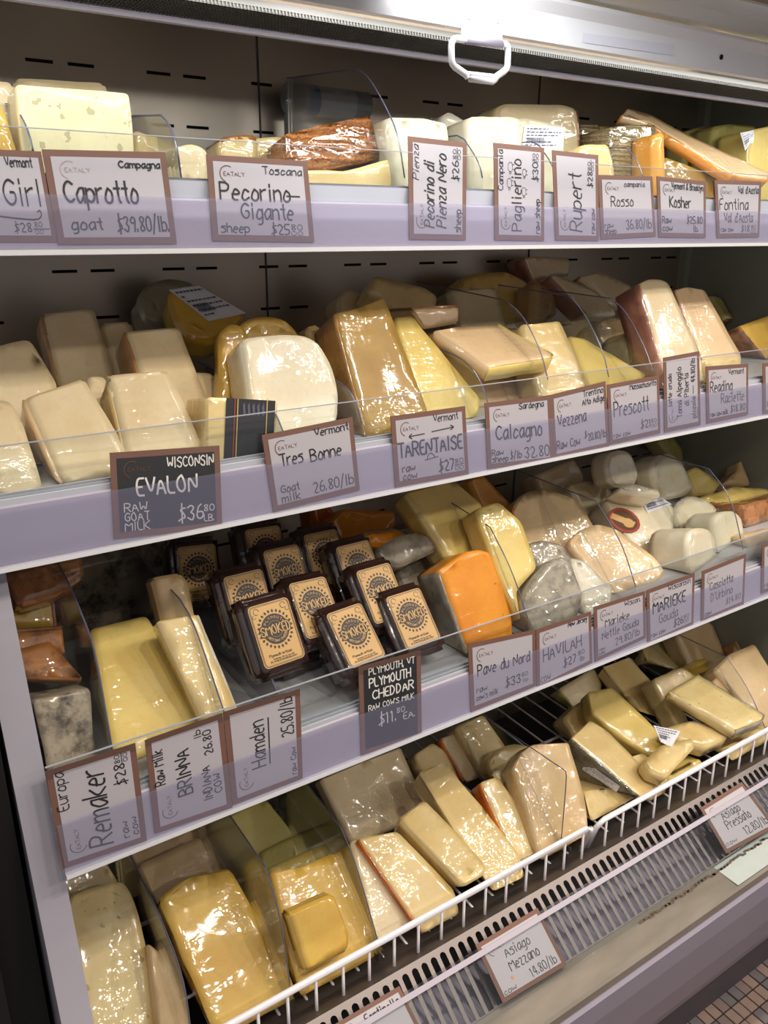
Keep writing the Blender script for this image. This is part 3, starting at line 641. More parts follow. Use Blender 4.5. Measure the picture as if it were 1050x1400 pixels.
card(2, [(907, 489), (956, 480), (958, 581), (909, 591)], [('latte crudo', 40, 72, 9, 52, .14), ('Toma Alpeggio', 18, 48, 12, 82, .12), ('di Piberta', 36, 30, 11, 52, .12), ('piccola --- 44.80/lb', 14, 13, 10, 96, .14), ('cow', 14, 7, 5, 16)], 'narrow sideways price card marked 44.80 on the second rail', rot=True)
card(2, [(965, 501), (1023, 497), (1023, 567), (967, 579)], [('Vermont', 62, 74, 9, 44, .12), ('Reading', 10, 48, 17, 62, .09), ('Raclette', 40, 28, 16, 66, .09), ('raw cow milk', 9, 9, 8, 50, .15), ('$18.80', 66, 10, 12, 44, .12)], 'rightmost full price card on the second rail, raw milk $18.80')
card(2, [(1043, 497), (1100, 487), (1103, 556), (1044, 566)], [('Raw', 10, 12, 9, 24)], 'white card cut by the right edge of the photo, second rail', logo=True)
# third rail
card(3, [(62, 1055), (185, 1016), (201, 1149), (86, 1188)], [('Europa', 68, 74, 11, 46, .11), ('Remaker', 12, 36, 24, 92, .09, .1), ('$28', 76, 14, 11, 26), ('80', 103, 18, 5.5, 10), ('@line', 102, 16, 114, 16, .8), ('00', 103, 10, 4.5, 10), ('raw', 12, 18, 8, 20, .13), ('cow', 12, 8, 8, 22, .13)], 'sideways price card nearest the left post on the third rail, $28.80', rot=True)
card(3, [(198, 1012), (304, 975), (318, 1104), (212, 1140)], [('Raw Milk', 58, 73, 11, 44, .13), ('BRINNA', 36, 44, 16, 56, .12), ('INDIANA', 20, 22, 10, 42, .13), ('COW', 25, 10, 9, 24, .13), ('26.80', 76, 16, 10, 30, .13), ('lb', 100, 28, 8, 10, .13)], 'sideways price card marked 26.80 raw milk on the third rail', rot=True)
card(3, [(305, 974), (410, 942), (414, 1064), (318, 1101)], [('Hamden', 36, 46, 17, 60, .1), ('@line', 36, 41, 96, 40, 1.5), ('25.80/lb', 64, 10, 15, 50, .1), ('raw Cow', 10, 8, 7, 36, .14)], 'sideways price card marked 25.80/lb with an underlined name, third rail', rot=True)
card(3, [(490, 912), (575, 889), (577, 1007), (494, 1033)], [('PLYMOUTH, VT', 14, 105, 9, 66, .13), ('PLYMOUTH', 14, 88, 12, 60, .14), ('CHEDDAR', 18, 71, 12, 60, .14), ("RAW COW'S MILK", 12, 57, 7.5, 66, .14), ('$11.', 26, 34, 15, 26, .1), ('80', 52, 43, 7, 12, .12), ('EA.', 62, 32, 9, 18, .12)], 'black chalkboard price card marked $11.80 each on the third rail', black=True, W=90., Hh=120., logo=False)
card(3, [(640, 880), (732, 861), (733, 938), (644, 974)], [('Pave du Nord', 14, 44, 15, 94, .11), ('$33', 62, 16, 13, 28), ('80', 92, 23, 6, 12), ('lb', 94, 14, 6, 10), ('raw', 11, 22, 8, 18, .13), ("cow's milk", 10, 12, 8, 38, .12)], 'white price card marked $33.80 on the third rail, first right of the black card')
card(3, [(733, 861), (808, 836), (810, 906), (734, 944)], [('New Jersey', 68, 77, 8, 42, .16), ('HAVILAH', 14, 38, 19, 82, .09), ('$27', 56, 16, 13, 28, .13), ('80', 88, 24, 7, 14, .14), ('lb', 92, 13, 8, 9, .14), ('COW', 8, 8, 8, 20, .13)], 'white price card marked $27.80 lb cow on the third rail')
card(3, [(812, 830), (882, 808), (883, 872), (814, 905)], [('Wiscon.', 70, 74, 10, 38, .1), ('Marieke', 24, 50, 14, 56, .09), ('Nettle Gouda', 16, 31, 14, 86, .09), ('29.80/lb', 46, 12, 13, 58, .1), ('raw', 8, 14, 6, 14), ('cow', 8, 8, 6, 14)], 'white price card marked 29.80/lb on the third rail')
card(3, [(884, 807), (950, 783), (948, 854), (886, 883)], [('Wisconsin', 52, 76, 9, 56, .12), ('MARIEKE', 14, 48, 18, 82, .13), ('Gouda', 28, 28, 15, 48, .09), ('$26', 66, 12, 12, 24, .14), ('80', 92, 18, 6, 14), ('00', 92, 11, 5, 14), ('raw cow', 8, 10, 8, 36, .12)], 'white price card with a name in heavy capitals, $26.80, third rail')
card(3, [(960, 781), (1020, 757), (1017, 826), (959, 851)], [('Casciotta', 20, 50, 14, 64, .09), ("D'Urbino", 24, 30, 14, 60, .09), ('$14.80', 66, 14, 10, 42, .1), ('cow', 8, 8, 8, 18, .14)], 'rightmost full price card on the third rail, $14.80')
card(3, [(1042, 745), (1100, 722), (1097, 790), (1041, 812)], [('raw', 8, 10, 8, 18, .14)], 'white card cut by the right edge of the photo, third rail')
# bottom channel
card(4, [(650, 1292), (735, 1241), (775, 1319), (688, 1372)], [('Asiago', 36, 52, 14, 46, .08), ('Mezzano', 34, 32, 15, 54, .08), ('14.80/lb', 60, 10, 13, 48, .08), ('cow', 8, 8, 8, 22, .1)], 'white price card with a small orange spot in the middle of the bottom channel')
bm = bmesh.new(); _c = onplane(700, 1336, c0, cnn)+cnn*.0021; _t = bmesh.ops.create_circle(bm, cap_ends=True, segments=10, radius=.0022); bmesh.ops.transform(bm, matrix=Matrix.Translation(_c) @ cnn.to_track_quat('Z', 'Y').to_matrix().to_4x4(), verts=bm.verts); link('orange_spot', bm, 'orange_spot', bpy.data.objects[[o.name for o in C.objects if o.name.startswith('price_card')][-1]], _c)
card(4, [(957, 1105), (1014, 1069), (1061, 1131), (993, 1167)], [('Asiago', 32, 52, 14, 46, .09), ('Pressato', 30, 34, 15, 60, .09), ('12.80/lb', 58, 12, 14, 56, .09), ('cow', 8, 10, 8, 26, .1)], 'white price card marked 12.80/lb near the right end of the bottom channel')
card(4, [(455, 1402), (546, 1348), (587, 1430), (490, 1480)], [('Fontinella', 48, 68, 12, 60, .14)], 'white price card cut by the lower edge of the photo')

# ================================================================== CHEESES
LOG = []
def fillet(pts, rad, seg=2):
    """round the corners of a closed 3D polygon"""
    out = []; n = len(pts)
    for i in range(n):
        p, a, b = pts[i], pts[i-1], pts[(i+1) % n]
        ra = min(rad, (a-p).length*.35); rb = min(rad, (b-p).length*.35)
        s, e = p+(a-p).normalized()*ra, p+(b-p).normalized()*rb
        for k in range(seg+1):
            t = k/seg; out.append((s.lerp(p, t)).lerp(p.lerp(e, t), t))
    return out
def organic(bm, amp, seed, cuts=True):
    if cuts:
        bmesh.ops.triangulate(bm, faces=[f for f in bm.faces if len(f.verts) > 4])
        for lim in (.05, .026, .015):
            ed = [e for e in bm.edges if e.calc_length() > lim]
            if ed: bmesh.ops.subdivide_edges(bm, edges=ed, cuts=1, use_grid_fill=True)
        bmesh.ops.triangulate(bm, faces=bm.faces)
    bm.normal_update()
    off = Vector((seed*3.1, seed*1.7, seed*.9))
    for v in bm.verts:
        c = v.co
        d = noise.noise(c*22+off)*amp+noise.noise(c*60+off)*amp*.35
        v.co = c+v.normal*d
def sticker(o, origin, quad_px, p, n, lines=6, bar=True, mat='sticker', lift=.0012, dark='sticker_print', words=None):
    q = [onplane(a, b, p, n)+n*lift for a, b in quad_px]; TL, TR, BR, BL = q
    fn = lambda u, v: (BL*(1-u)+BR*u)*(1-v)+(TL*(1-u)+TR*u)*v
    bm = bmesh.new(); g = [[bm.verts.new(fn(i/4, j/3)+n*.0006*math.sin(i*2.1+j)) for i in range(5)] for j in range(4)]
    for j in range(3):
        for i in range(4): bm.faces.new((g[j][i], g[j][i+1], g[j+1][i+1], g[j+1][i]))
    s = link('paper_sticker', bm, mat, o, origin)
    rng = random.Random(int(quad_px[0][0])); qs = []
    def bar_(u0, u1, v0, v1): qs.append([Vector((u0, v0)), Vector((u1, v0)), Vector((u1, v1)), Vector((u0, v1))])
    for k in range(lines):
        v = .9-.85*k/lines; u = .07
        while u < .88:
            w_ = rng.uniform(.03, .10); bar_(u, min(.93, u+w_), v-.045, v); u += w_+.03
            if rng.random() < .12: break
    if bar:
        u = .1
        while u < .5: w_ = rng.uniform(.006, .02); bar_(u, u+w_, .25, .5); u += w_+.012
    if qs: link('print', put_quads(qs, fn, .0012, n), dark, s, q[0])
    return s
FIT = {18:(0.042, 1),9:(0.02, 1),21:(0.02, 1),14:(0.012, 1),7:(0.056, 1),11:(0.03, 1),20:(0.03, 0.55),1:(0.042, 1),15:(0.042, 1),6:(-0.01, 1),16:(0.042, 1),22:(0.03, 1),42:(0.006, 1),58:(-0.006, 1),48:(-0.006, 1),57:(0.042, 1),47:(0.042, 1),59:(0.012, 1),30:(0.056, 1),38:(0.056, 0.55),25:(0.042, 1),29:(0.012, 1),56:(0.056, 1),26:(0.072, 1),37:(0.03, 1),28:(0.006, 0.85),36:(0.072, 1),27:(0.012, 1),35:(0.072, 1),43:(0.02, 1),49:(0.02, 1),76:(0, 0.85),69:(0, 0.55),81:(0.006, 1),99:(-0.01, 0.55),84:(0.006, 1),66:(0, 0.55),78:(0.006, 1),89:(0.056, 1),90:(0.056, 1),97:(0.006, 1),75:(0.072, 1),96:(0.056, 1),80:(0.042, 1),77:(0.02, 1),88:(0.03, 1),74:(-0.01, 0.7),64:(0.02, 1),83:(0.09, 1),79:(0.03, 1),95:(-0.01, 1),82:(0.042, 1),72:(0.02, 1),131:(-0.006, 1),101:(-0.006, 1),135:(0, 0.85),118:(-0.006, 1),107:(0.006, 1),116:(0.006, 1),117:(-0.006, 1),139:(0.012, 1),140:(0.006, 0.85),134:(-0.03, 0.85),133:(-0.02, 0.7),114:(0.006, 1),119:(0.014, 1),127:(0.03, 0.7),132:(-0.03, 0.55),129:(0.03, 1),126:(0.03, 1)}#FIT
SPEC = []
PLANES = {}
YLIM = {1: .900, 2: .852, 3: .784, 4: .766}
def shape(sh, pts, y0, th, el, az, fl, tap, rad, h, vx=True):
    el, az = R_(el), R_(az)
    n = Vector((math.sin(az)*math.cos(el), -math.cos(az)*math.cos(el), math.sin(el)))
    z = DECK[sh]+(.004 if sh == 4 else .001)
    if sh == 4:                                   # depth from the height the lower edge lies at
        r = ray(*pts[-1]); yh = r.y*((z+(h if h is not None else (.055 if fl else .012))-HC)/r.z)
        y0 = max(min(min(max(yh, .775), 1.19)+(y0-Y4), r.y*((z+.004-HC)/r.z)), .77)
    dn = Vector((0, 0, -1)); dn = (dn-n*dn.dot(n)).normalized()
    for it in range(5):
        p0 = aty(*pts[-1], y0)
        P = [onplane(a, b, p0, n) for a, b in pts]
        drop = 0
        if not fl:
            for i in (-1, -2):
                d = (P[i].z-z)/(-dn.z); d = min(d, (0, .16, .07, .07, .05)[sh]); drop = max(drop, d); P[i] = P[i]+dn*d
        for i in range(len(P)):
            if P[i].z < z: P[i] = P[i]-dn*((z-P[i].z)/abs(dn.z))
        ymin = min(p.y for p in P)
        if ymin >= YLIM[sh]: break
        y0 += (YLIM[sh]-ymin)*1.02
    for p in P:
        if p.x < XL+.004 and sh > 1: p.x = XL+.004
        if p.x > XR-.006: p.x = XR-.006
    ymax = max((p-n*th).y for p in P)
    if ymax > YB-.004: th = max(.012, th-(ymax-YB+.004)/max(.2, math.cos(el)))
    for i, p in enumerate(P):
        if p.y > YB-.01: P[i] = Vector((p.x, YB-.01, p.z))
    cen = sum(P, Vector())/len(P)
    Fp = fillet(P, rad); Bp = []
    for p in Fp:
        q = cen+(p-cen)*tap-n*th
        if q.z < z: q = q-dn*((z-q.z)/abs(dn.z))
        if q.y > YB-.003: q.y = YB-.003
        Bp.append(q)
    return n, dn, p0, P, cen, Fp, Bp, drop, th
Y4 = 0
def cheese(sh, name, label, mat, pts, y0, th, el=30, az=0, rind=None, rm=None, rad=.007, bev=.0028, fl=0, amp=.0014, tap=1.0, st=None, sw=None, grp=None, cat='cheese', h=None, rfront=0):
    """one cut of cheese: outline of its main face, the way that face looks (el up from vertical, az from the front), thickness behind it.
    fl 0: the lower edge is carried down to the shelf; fl 1: the piece lies on others"""
    k_ = len(SPEC); SPEC.append((sh, pts, y0, th, el, az, fl, tap, rad, h))
    dy, tf = FIT.get(k_, (0, 1)); th = th*tf
    n, dn, p0, P, cen, Fp, Bp, drop, th = shape(sh, pts, (y0 if sh != 4 else Y4)+dy, th, el, az, fl, tap, rad, h)
    LOG.append((k_, label[:40], 'y0 %.3f' % p0.y, 'ymin %.3f' % min(p.y for p in P), 'drop %.3f' % drop, 'size %.3f %.3f' % (max((p-P[-1]).length for p in P), max(abs(p.x-P[-1].x) for p in P))))
    org = Vector((cen.x, cen.y, min(min(q.z for q in Bp), min(p.z for p in P))))
    rt = dn.cross(n); rt = rt if rt.x > 0 else -rt
    bm = bmesh.new(); fa = [bm.verts.new(p) for p in Fp]; ba = [bm.verts.new(p) for p in Bp]; N = len(Fp)
    bm.faces.new(fa); bm.faces.new(ba[::-1])
    for i in range(N):
        try: bm.faces.new((fa[i], ba[i], ba[(i+1) % N], fa[(i+1) % N]))
        except ValueError: pass
    bmesh.ops.remove_doubles(bm, verts=bm.verts, dist=.0001)
    bmesh.ops.recalc_face_normals(bm, faces=bm.faces)
    try: bmesh.ops.bevel(bm, geom=[e for e in bm.edges if len(e.link_faces) == 2 and e.calc_face_angle(0) > .6], offset=bev, segments=2, affect='EDGES', clamp_overlap=True)
    except Exception: pass
    seed = (hash_(label) % 97)/7.
    organic(bm, amp, seed)
    o = link(name, bm, mat, origin=org, smooth=True)
    tag(o, label, cat, grp or GRP[sh]); PLANES[k_] = (o, p0.copy(), n.copy(), org.copy())
    if rind:
        for side in rind:
            idx = []
            for i in range(N):
                e = Fp[(i+1) % N]-Fp[i]; mo = e.cross(n); mid = (Fp[i]+Fp[(i+1) % N])/2-cen
                if mo.dot(mid) < 0: mo = -mo
                mo.normalize(); sx, sy = mo.dot(rt), -mo.dot(dn)
                k = ('R' if sx > 0 else 'L') if abs(sx) > abs(sy) else ('T' if sy > 0 else 'B')
                if k == side: idx.append((i, mo))
            if not idx: continue
            bm = bmesh.new()
            for i, mo in idx:
                j = (i+1) % N; t = .0014
                off = mo*t
                A, B, C_, D = Fp[i], Fp[j], Bp[j], Bp[i]
                if rfront: A, B = A+n*rfront, B+n*rfront
                o_ = [bm.verts.new(v+off) for v in (A, B, C_, D)]; i_ = [bm.verts.new(v-mo*.003) for v in (A, B, C_, D)]
                bm.faces.new(o_); bm.faces.new(i_[::-1])
                for a in range(4): bm.faces.new((o_[a], i_[a], i_[(a+1) % 4], o_[(a+1) % 4]))
            bmesh.ops.remove_doubles(bm, verts=bm.verts, dist=.0012)
            organic(bm, amp*1.1, seed)
            link('rind', bm, rm or 'rind_tan', o, org, smooth=True)
    if st:
        for q in st: sticker(o, org, q, p0, n, bar=True)
    if sw:                                                   # sticker on the left side: (quad, material kind)
        ln = -rt; pl = (P[0]+P[-1])/2
        for q in sw: sticker(o, org, q, pl, ln, lift=.0028, bar=False)
    return o
def hash_(s):
    h = 7
    for ch in s: h = (h*31+ord(ch)) % 100003
    return h
GRP = {1: 'cut cheeses on the top shelf', 2: 'cut cheeses on the second shelf', 3: 'cut cheeses on the third shelf', 4: 'cut cheeses in the wire baskets'}
W, B, K = 'cheese_wedge', 'cheese_block', 'cheese_slab'
ch_ = cheese
# ---- top shelf
ch_(1, W, 'deep yellow wedge cut by the left edge of the photo, top shelf', 'butter', [(-45, 132), (2, 143), (29, 206), (-45, 206)], .93, .06, 6)
ch_(1, K, 'pale slab standing behind the big holey slab, only its top showing', 'ivory', [(19, 106), (143, 113), (149, 128), (150, 205), (19, 205)], 1.02, .05, 4)
ch_(1, K, 'narrow pale piece left of the big holey slab', 'ivory', [(-30, 107), (20, 113), (28, 140), (34, 205), (-30, 205)], 1.0, .05, 4)
ch_(1, K, 'big ivory slab with irregular holes at the left of the top shelf', 'ivory_eyes', [(21, 115), (176, 128), (179, 150), (181, 205), (30, 205)], .935, .05, 5, rad=.004, amp=.001)
ch_(1, W, 'small pale wedge behind the clear divider right of the holey slab', 'cream', [(182, 176), (214, 189), (243, 205), (243, 250), (183, 250)], .99, .05, 10)
ch_(1, W, 'small whitish piece with pale yellow foot beside the wide card marked sheep', 'ivory', [(233, 203), (262, 196), (284, 206), (284, 254), (233, 252)], .93, .05, 10)
ch_(1, W, 'brown-rinded end peeping above the card marked sheep on the top shelf', 'cream', [(300, 190), (330, 186), (352, 188), (352, 250), (300, 250)], 1.03, .05, 8, rind='T', rm='rind_brown')
ch_(1, W, 'cream piece left of the brown ridged wedge', 'cream', [(345, 190), (384, 187), (393, 196), (400, 258), (345, 258)], .98, .05, 8)
ch_(1, B, 'cream block lying under the brown ridged wedge', 'cream', [(395, 236), (425, 232), (470, 234), (532, 218), (536, 258), (395, 258)], .925, .07, 6, rad=.004)
ch_(1, W, 'brown wedge with a ridged rind resting on a cream block', 'rind_ridged', [(389, 183), (450, 168), (507, 157), (514, 180), (521, 215), (470, 226), (425, 233), (398, 225)], .945, .06, 14, fl=1, rad=.004)
ch_(1, W, 'white wedge left of the leftmost sideways card', 'white', [(528, 160), (580, 162), (612, 168), (618, 259), (540, 259)], .94, .06, 8)
ch_(1, W, 'white pointed piece above the leftmost sideways card', 'rind_white', [(604, 163), (613, 152), (640, 168), (650, 259), (612, 259)], .99, .06, 8)
ch_(1, B, 'white soft-rinded block between the two sideways cards marked sheep', 'white', [(641, 159), (700, 160), (712, 164), (718, 260), (648, 260)], .95, .06, 8)
ch_(1, B, 'tall cream block with dark rind on its right edge, behind the white block', 'ivory', [(680, 150), (690, 142), (770, 143), (790, 149), (793, 205), (793, 255), (684, 255)], 1.04, .06, 5, rind='R', rm='rind_brown', rad=.01)
ch_(1, B, 'white block with a printed paper sticker behind the sideways card', 'white', [(704, 165), (716, 160), (772, 172), (770, 258), (708, 258)], .96, .03, 8, st=[((716, 172), (772, 174), (768, 204), (712, 204))])
ch_(1, B, 'small basket-textured block above the card marked 36.80/lb', 'rind_basket', [(793, 170), (822, 171), (820, 198), (816, 262), (795, 262)], 1.02, .05, 5)
ch_(1, B, 'narrow green-yellow cut end between two basket-textured blocks', 'green_yellow', [(821, 172), (838, 172), (836, 198), (834, 262), (820, 262)], 1.03, .04, 5)
ch_(1, B, 'cream piece in front of the small basket-textured block', 'cream', [(795, 198), (832, 197), (840, 236), (842, 262), (795, 262)], .94, .05, 8)
ch_(1, B, 'large block with a basket-pattern rind, centre right of the top shelf', 'rind_basket', [(835, 173), (897, 170), (896, 262), (838, 262)], .94, .07, 6, rad=.005)
ch_(1, B, 'tan upright end right of the large basket-pattern block', 'apricot', [(897, 184), (909, 180), (912, 262), (896, 262)], .93, .05, 5)
ch_(1, W, 'long pale wedge with orange cut edges leaning down towards the right', 'peach', [(850, 158), (858, 147), (892, 157), (925, 176), (1000, 212), (1052, 236), (1050, 246), (1002, 240), (985, 230), (911, 184), (887, 168)][::1], 1.0, .032, 48, fl=1, rind='LB', rm='rind_apricot', rad=.003, amp=.0008)
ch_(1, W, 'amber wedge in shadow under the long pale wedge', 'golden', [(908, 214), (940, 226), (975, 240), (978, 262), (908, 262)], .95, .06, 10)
ch_(1, W, 'pale green-white slab behind the long wedge, left of two', 'green_yellow', [(938, 180), (962, 172), (976, 172), (970, 205), (962, 258), (938, 258)], 1.10, .05, 5)
ch_(1, W, 'pale green-white slab behind the long wedge, right of two', 'green_yellow', [(978, 173), (998, 169), (1034, 172), (1030, 258), (966, 258)], 1.07, .05, 5)
ch_(1, W, 'yellow-beige block with a paper edge at the right end of the top shelf', 'pale_yellow', [(1027, 178), (1060, 171), (1075, 171), (1075, 262), (1022, 262)], .98, .07, 6, st=[((1011, 182), (1030, 178), (1029, 190), (1018, 206))])
# ---- second shelf: back
ch_(2, B, 'shaded grey-white slab at the far left back of the second shelf', 'ivory', [(-40, 480), (40, 463), (77, 524), (60, 560), (-40, 560)], .955, .04, 32)
ch_(2, K, 'tall ivory slab standing at the back left of the second shelf', 'ivory', [(55, 429), (128, 420), (160, 511), (78, 523)], .985, .045, 30, rind='L', rm='rind_tan')
ch_(2, B, 'small pale piece behind the two standing ivory slabs', 'ivory', [(137, 441), (180, 438), (190, 475), (150, 490)], 1.07, .05, 25)
ch_(2, K, 'ivory slab with a tan left rind, in the middle of the second shelf pile', 'ivory', [(168, 452), (245, 447), (275, 509), (190, 511)], .995, .05, 38, rind='L', rm='rind_tan')
ch_(2, B, 'sliver of ivory between the two front left slabs', 'ivory', [(118, 515), (144, 514), (150, 560), (125, 560)], .965, .04, 35)
ch_(2, B, 'ivory slab behind the black-striped block', 'ivory', [(232, 510), (288, 509), (312, 533), (318, 570), (240, 570)], .925, .05, 45)
# ---- second shelf: front left
ch_(2, W, 'ivory slab at the bottom left corner of the second shelf', 'ivory', [(-40, 547), (14, 547), (32, 580), (53, 648), (-40, 668)], .868, .05, 42, rind='B', rm='cream')
ch_(2, K, 'wrapped ivory slab left of the black chalkboard card', 'ivory', [(30, 546), (115, 515), (172, 613), (175, 640), (82, 662)], .868, .05, 40, rind='L', rm='beige')
ch_(2, K, 'wrapped ivory slab directly above the black chalkboard card', 'ivory', [(146, 513), (230, 505), (280, 615), (280, 640), (176, 650)], .868, .05, 38, rind='L', rm='cream')
o = ch_(2, W, 'wedge with a black printed band round its rind', 'cream', [(285, 543), (380, 548), (377, 585), (374, 625), (282, 632)], .862, .075, 12, rad=.004)
_n = Vector((0, -math.cos(R_(12)), math.sin(R_(12)))); _p = aty(282, 632, .862)
def patch(o, px, mat, p, n, lift, name='printed_band'):
    bm = bmesh.new(); bm.faces.new([bm.verts.new(onplane(a, b, p, n)+n*lift) for a, b in px]); return link(name, bm, mat, o, o.location)
patch(o, ((309, 544), (376, 548), (372, 624), (305, 628)), 'card_black', _p, _n, .0016)
for a in (320, 324, 364): patch(o, ((a, 545), (a+1.3, 545), (a-2, 627), (a-3.3, 627)), 'foil_gold' if a != 320 else 'label_red', _p, _n, .0021, 'stripe')
for k in range(5): 
    a = 331+k*6.5; bq = []
    b_ = patch(o, ((a, 553+k), (a+3, 551), (a+4, 566), (a+1, 570)), 'sticker_print', _p, _n, .0020, 'leaf_print')
# half wheel in grey wax and yellow piece with the white sticker
ch_(2, 'cheese_half_wheel', 'rounded grey-waxed half wheel at the back of the second shelf', 'grey_wax', [(188, 402), (204, 386), (232, 380), (262, 386), (274, 400), (262, 436), (215, 446), (196, 436)], 1.12, .06, 30, fl=1, rad=.012)
o = ch_(2, 'cheese_half_wheel', 'yellow waxed half cheese with a big white barcode sticker on top', 'yellow', [(229, 397), (272, 390), (337, 428), (322, 450), (290, 467), (258, 462), (240, 440)], 1.04, .05, 40, fl=1, rad=.008, st=[((230, 397), (272, 391), (336, 429), (285, 440))])
ch_(2, 'cheese_ball', 'rounded yellow cheese behind the wrapped white slab', 'butter', [(325, 452), (340, 436), (366, 432), (392, 438), (410, 458), (410, 500), (325, 500)], .985, .06, 18, rad=.01)
ch_(2, W, 'yellow wrinkle-wrapped cut left of the wrapped white slab', 'butter', [(300, 455), (318, 442), (336, 450), (350, 500), (370, 560), (310, 545), (290, 505), (284, 480)], .93, .05, 24, rad=.01, amp=.003)
ch_(2, K, 'big rounded white slab in crinkled film above the card marked goat milk', 'white', [(328, 463), (375, 458), (417, 459), (436, 468), (452, 495), (463, 537), (460, 575), (440, 612), (352, 622)], .868, .055, 26, rad=.01)
ch_(2, B, 'small cream corner between the white slab and the tall golden slab', 'cream', [(418, 447), (437, 443), (441, 475), (425, 475)], 1.04, .04, 20)
ch_(2, K, 'tall golden slab with brown left rind standing in the middle of the second shelf', 'golden', [(457, 429), (493, 421), (525, 406), (584, 560), (590, 590), (502, 602)], .868, .065, 30, rind='L', rm='rind_tan', rad=.004)
ch_(2, K, 'pale yellow slab with a bright reflection, right of the tall golden slab', 'pale_yellow', [(538, 434), (563, 431), (657, 546), (654, 572), (586, 590)], .872, .05, 36)
ch_(2, B, 'pale block at the back, left of two behind the tall golden slab', 'ivory', [(462, 408), (477, 393), (512, 408), (520, 440), (470, 445)], 1.13, .06, 22)
ch_(2, K, 'tan-white slab leaning at the back centre of the second shelf', 'cream', [(503, 398), (512, 376), (580, 392), (600, 405), (590, 432), (545, 432), (522, 408)], 1.10, .05, 35, fl=1)
ch_(2, B, 'cream block with a speckled brown top rind, back centre of the second shelf', 'peach', [(562, 421), (627, 418), (627, 442), (581, 450)], 1.00, .07, 8, rind='T', rm='rind_brown', fl=1, rad=.004)
ch_(2, B, 'cling-wrapped pale block right of the speckled rind block', 'ivory', [(613, 397), (680, 392), (692, 443), (630, 446)], 1.10, .05, 22)
ch_(2, K, 'lower of two flat pale slabs lying on the second shelf', 'peach', [(582, 455), (600, 452), (700, 480), (742, 498), (730, 540), (640, 545)], .905, .03, 45)
ch_(2, K, 'upper flat pale slab with white streaky film lying on the second shelf', 'peach', [(592, 452), (622, 446), (680, 442), (756, 484), (755, 490), (668, 504)], .895, .022, 62, fl=1, rind='BR', rm='pale_yellow', rad=.003)
ch_(2, W, 'shaded yellow wheel piece at the back right of the second shelf', 'butter', [(628, 388), (642, 375), (693, 371), (722, 385), (728, 436), (700, 440), (640, 420)], 1.17, .05, 18, fl=1, rad=.01)
ch_(2, W, 'rounded brown-rinded end of a yellow wheel, behind the tall dividers', 'rind_tan', [(728, 382), (745, 390), (760, 405), (762, 430), (750, 440), (726, 440)], 1.12, .05, 20, fl=1, rad=.012)
ch_(2, B, 'small wrapped pink-rinded block at the very back', 'ivory', [(715, 352), (738, 350), (780, 352), (780, 377), (728, 386)], 1.22, .05, 12, fl=1, rind='L', rm='rind_pink')
ch_(2, K, 'cling-wrapped cream slab right of the flat pale slabs', 'cream', [(712, 444), (765, 439), (800, 513), (798, 545), (740, 550)], .885, .045, 34)
ch_(2, W, 'flat yellow wedge pointing right, behind the card marked $21.80', 'pale_yellow', [(776, 460), (800, 464), (840, 487), (884, 512), (860, 540), (812, 545)], .88, .04, 50)
ch_(2, W, 'long shaded wedge with pink-brown rind, left of two at the back right', 'ivory', [(750, 378), (757, 373), (817, 397), (846, 430), (804, 432)], 1.14, .04, 30, rind='L', rm='rind_pink', fl=1)
ch_(2, W, 'long shaded wedge with pink-brown rind, right of two at the back right', 'ivory', [(790, 378), (822, 371), (865, 391), (852, 420), (830, 412)], 1.16, .04, 30, rind='L', rm='rind_pink', fl=1)
ch_(2, W, 'grey-rinded round cut, left of two between the tall dividers', 'tan', [(812, 447), (825, 436), (848, 434), (866, 444), (852, 492), (832, 500)], .97, .05, 25, rind='LT', rm='rind_grey', rad=.012)
ch_(2, W, 'grey-rinded round cut with a tan face, right of two between the tall dividers', 'tan', [(856, 466), (866, 452), (880, 449), (894, 459), (905, 484), (906, 510), (866, 520)], .90, .06, 20, rind='LT', rm='rind_grey', rad=.012)
ch_(2, K, 'tall white slab with pink rind, left of two at the right of the second shelf', 'ivory', [(873, 388), (886, 382), (903, 382), (913, 386), (956, 480), (956, 500), (905, 506)], .885, .055, 28, rind='L', rm='rind_pink')
ch_(2, K, 'tall white slab with pink rind, right of two at the right of the second shelf', 'peach', [(921, 397), (940, 392), (963, 396), (1013, 486), (1010, 502), (965, 506)], .905, .045, 30, rind='L', rm='rind_pink')
ch_(2, W, 'yellow piece with a dark rind edge behind the tall white slabs', 'green_yellow', [(970, 402), (1000, 406), (1030, 421), (1032, 434), (994, 438)], 1.14, .04, 40, rind='BR', rm='rind_brown', fl=1)
ch_(2, W, 'yellow wedge with a brown crusty rind at the right end of the second shelf', 'butter', [(1010, 446), (1062, 428), (1080, 470), (1048, 492)], .98, .05, 30, rind='LB', rm='rind_brown')
ch_(2, B, 'small cream end low at the right, behind the rightmost full card', 'cream', [(962, 491), (1010, 487), (1016, 510), (966, 514)], .872, .04, 20)
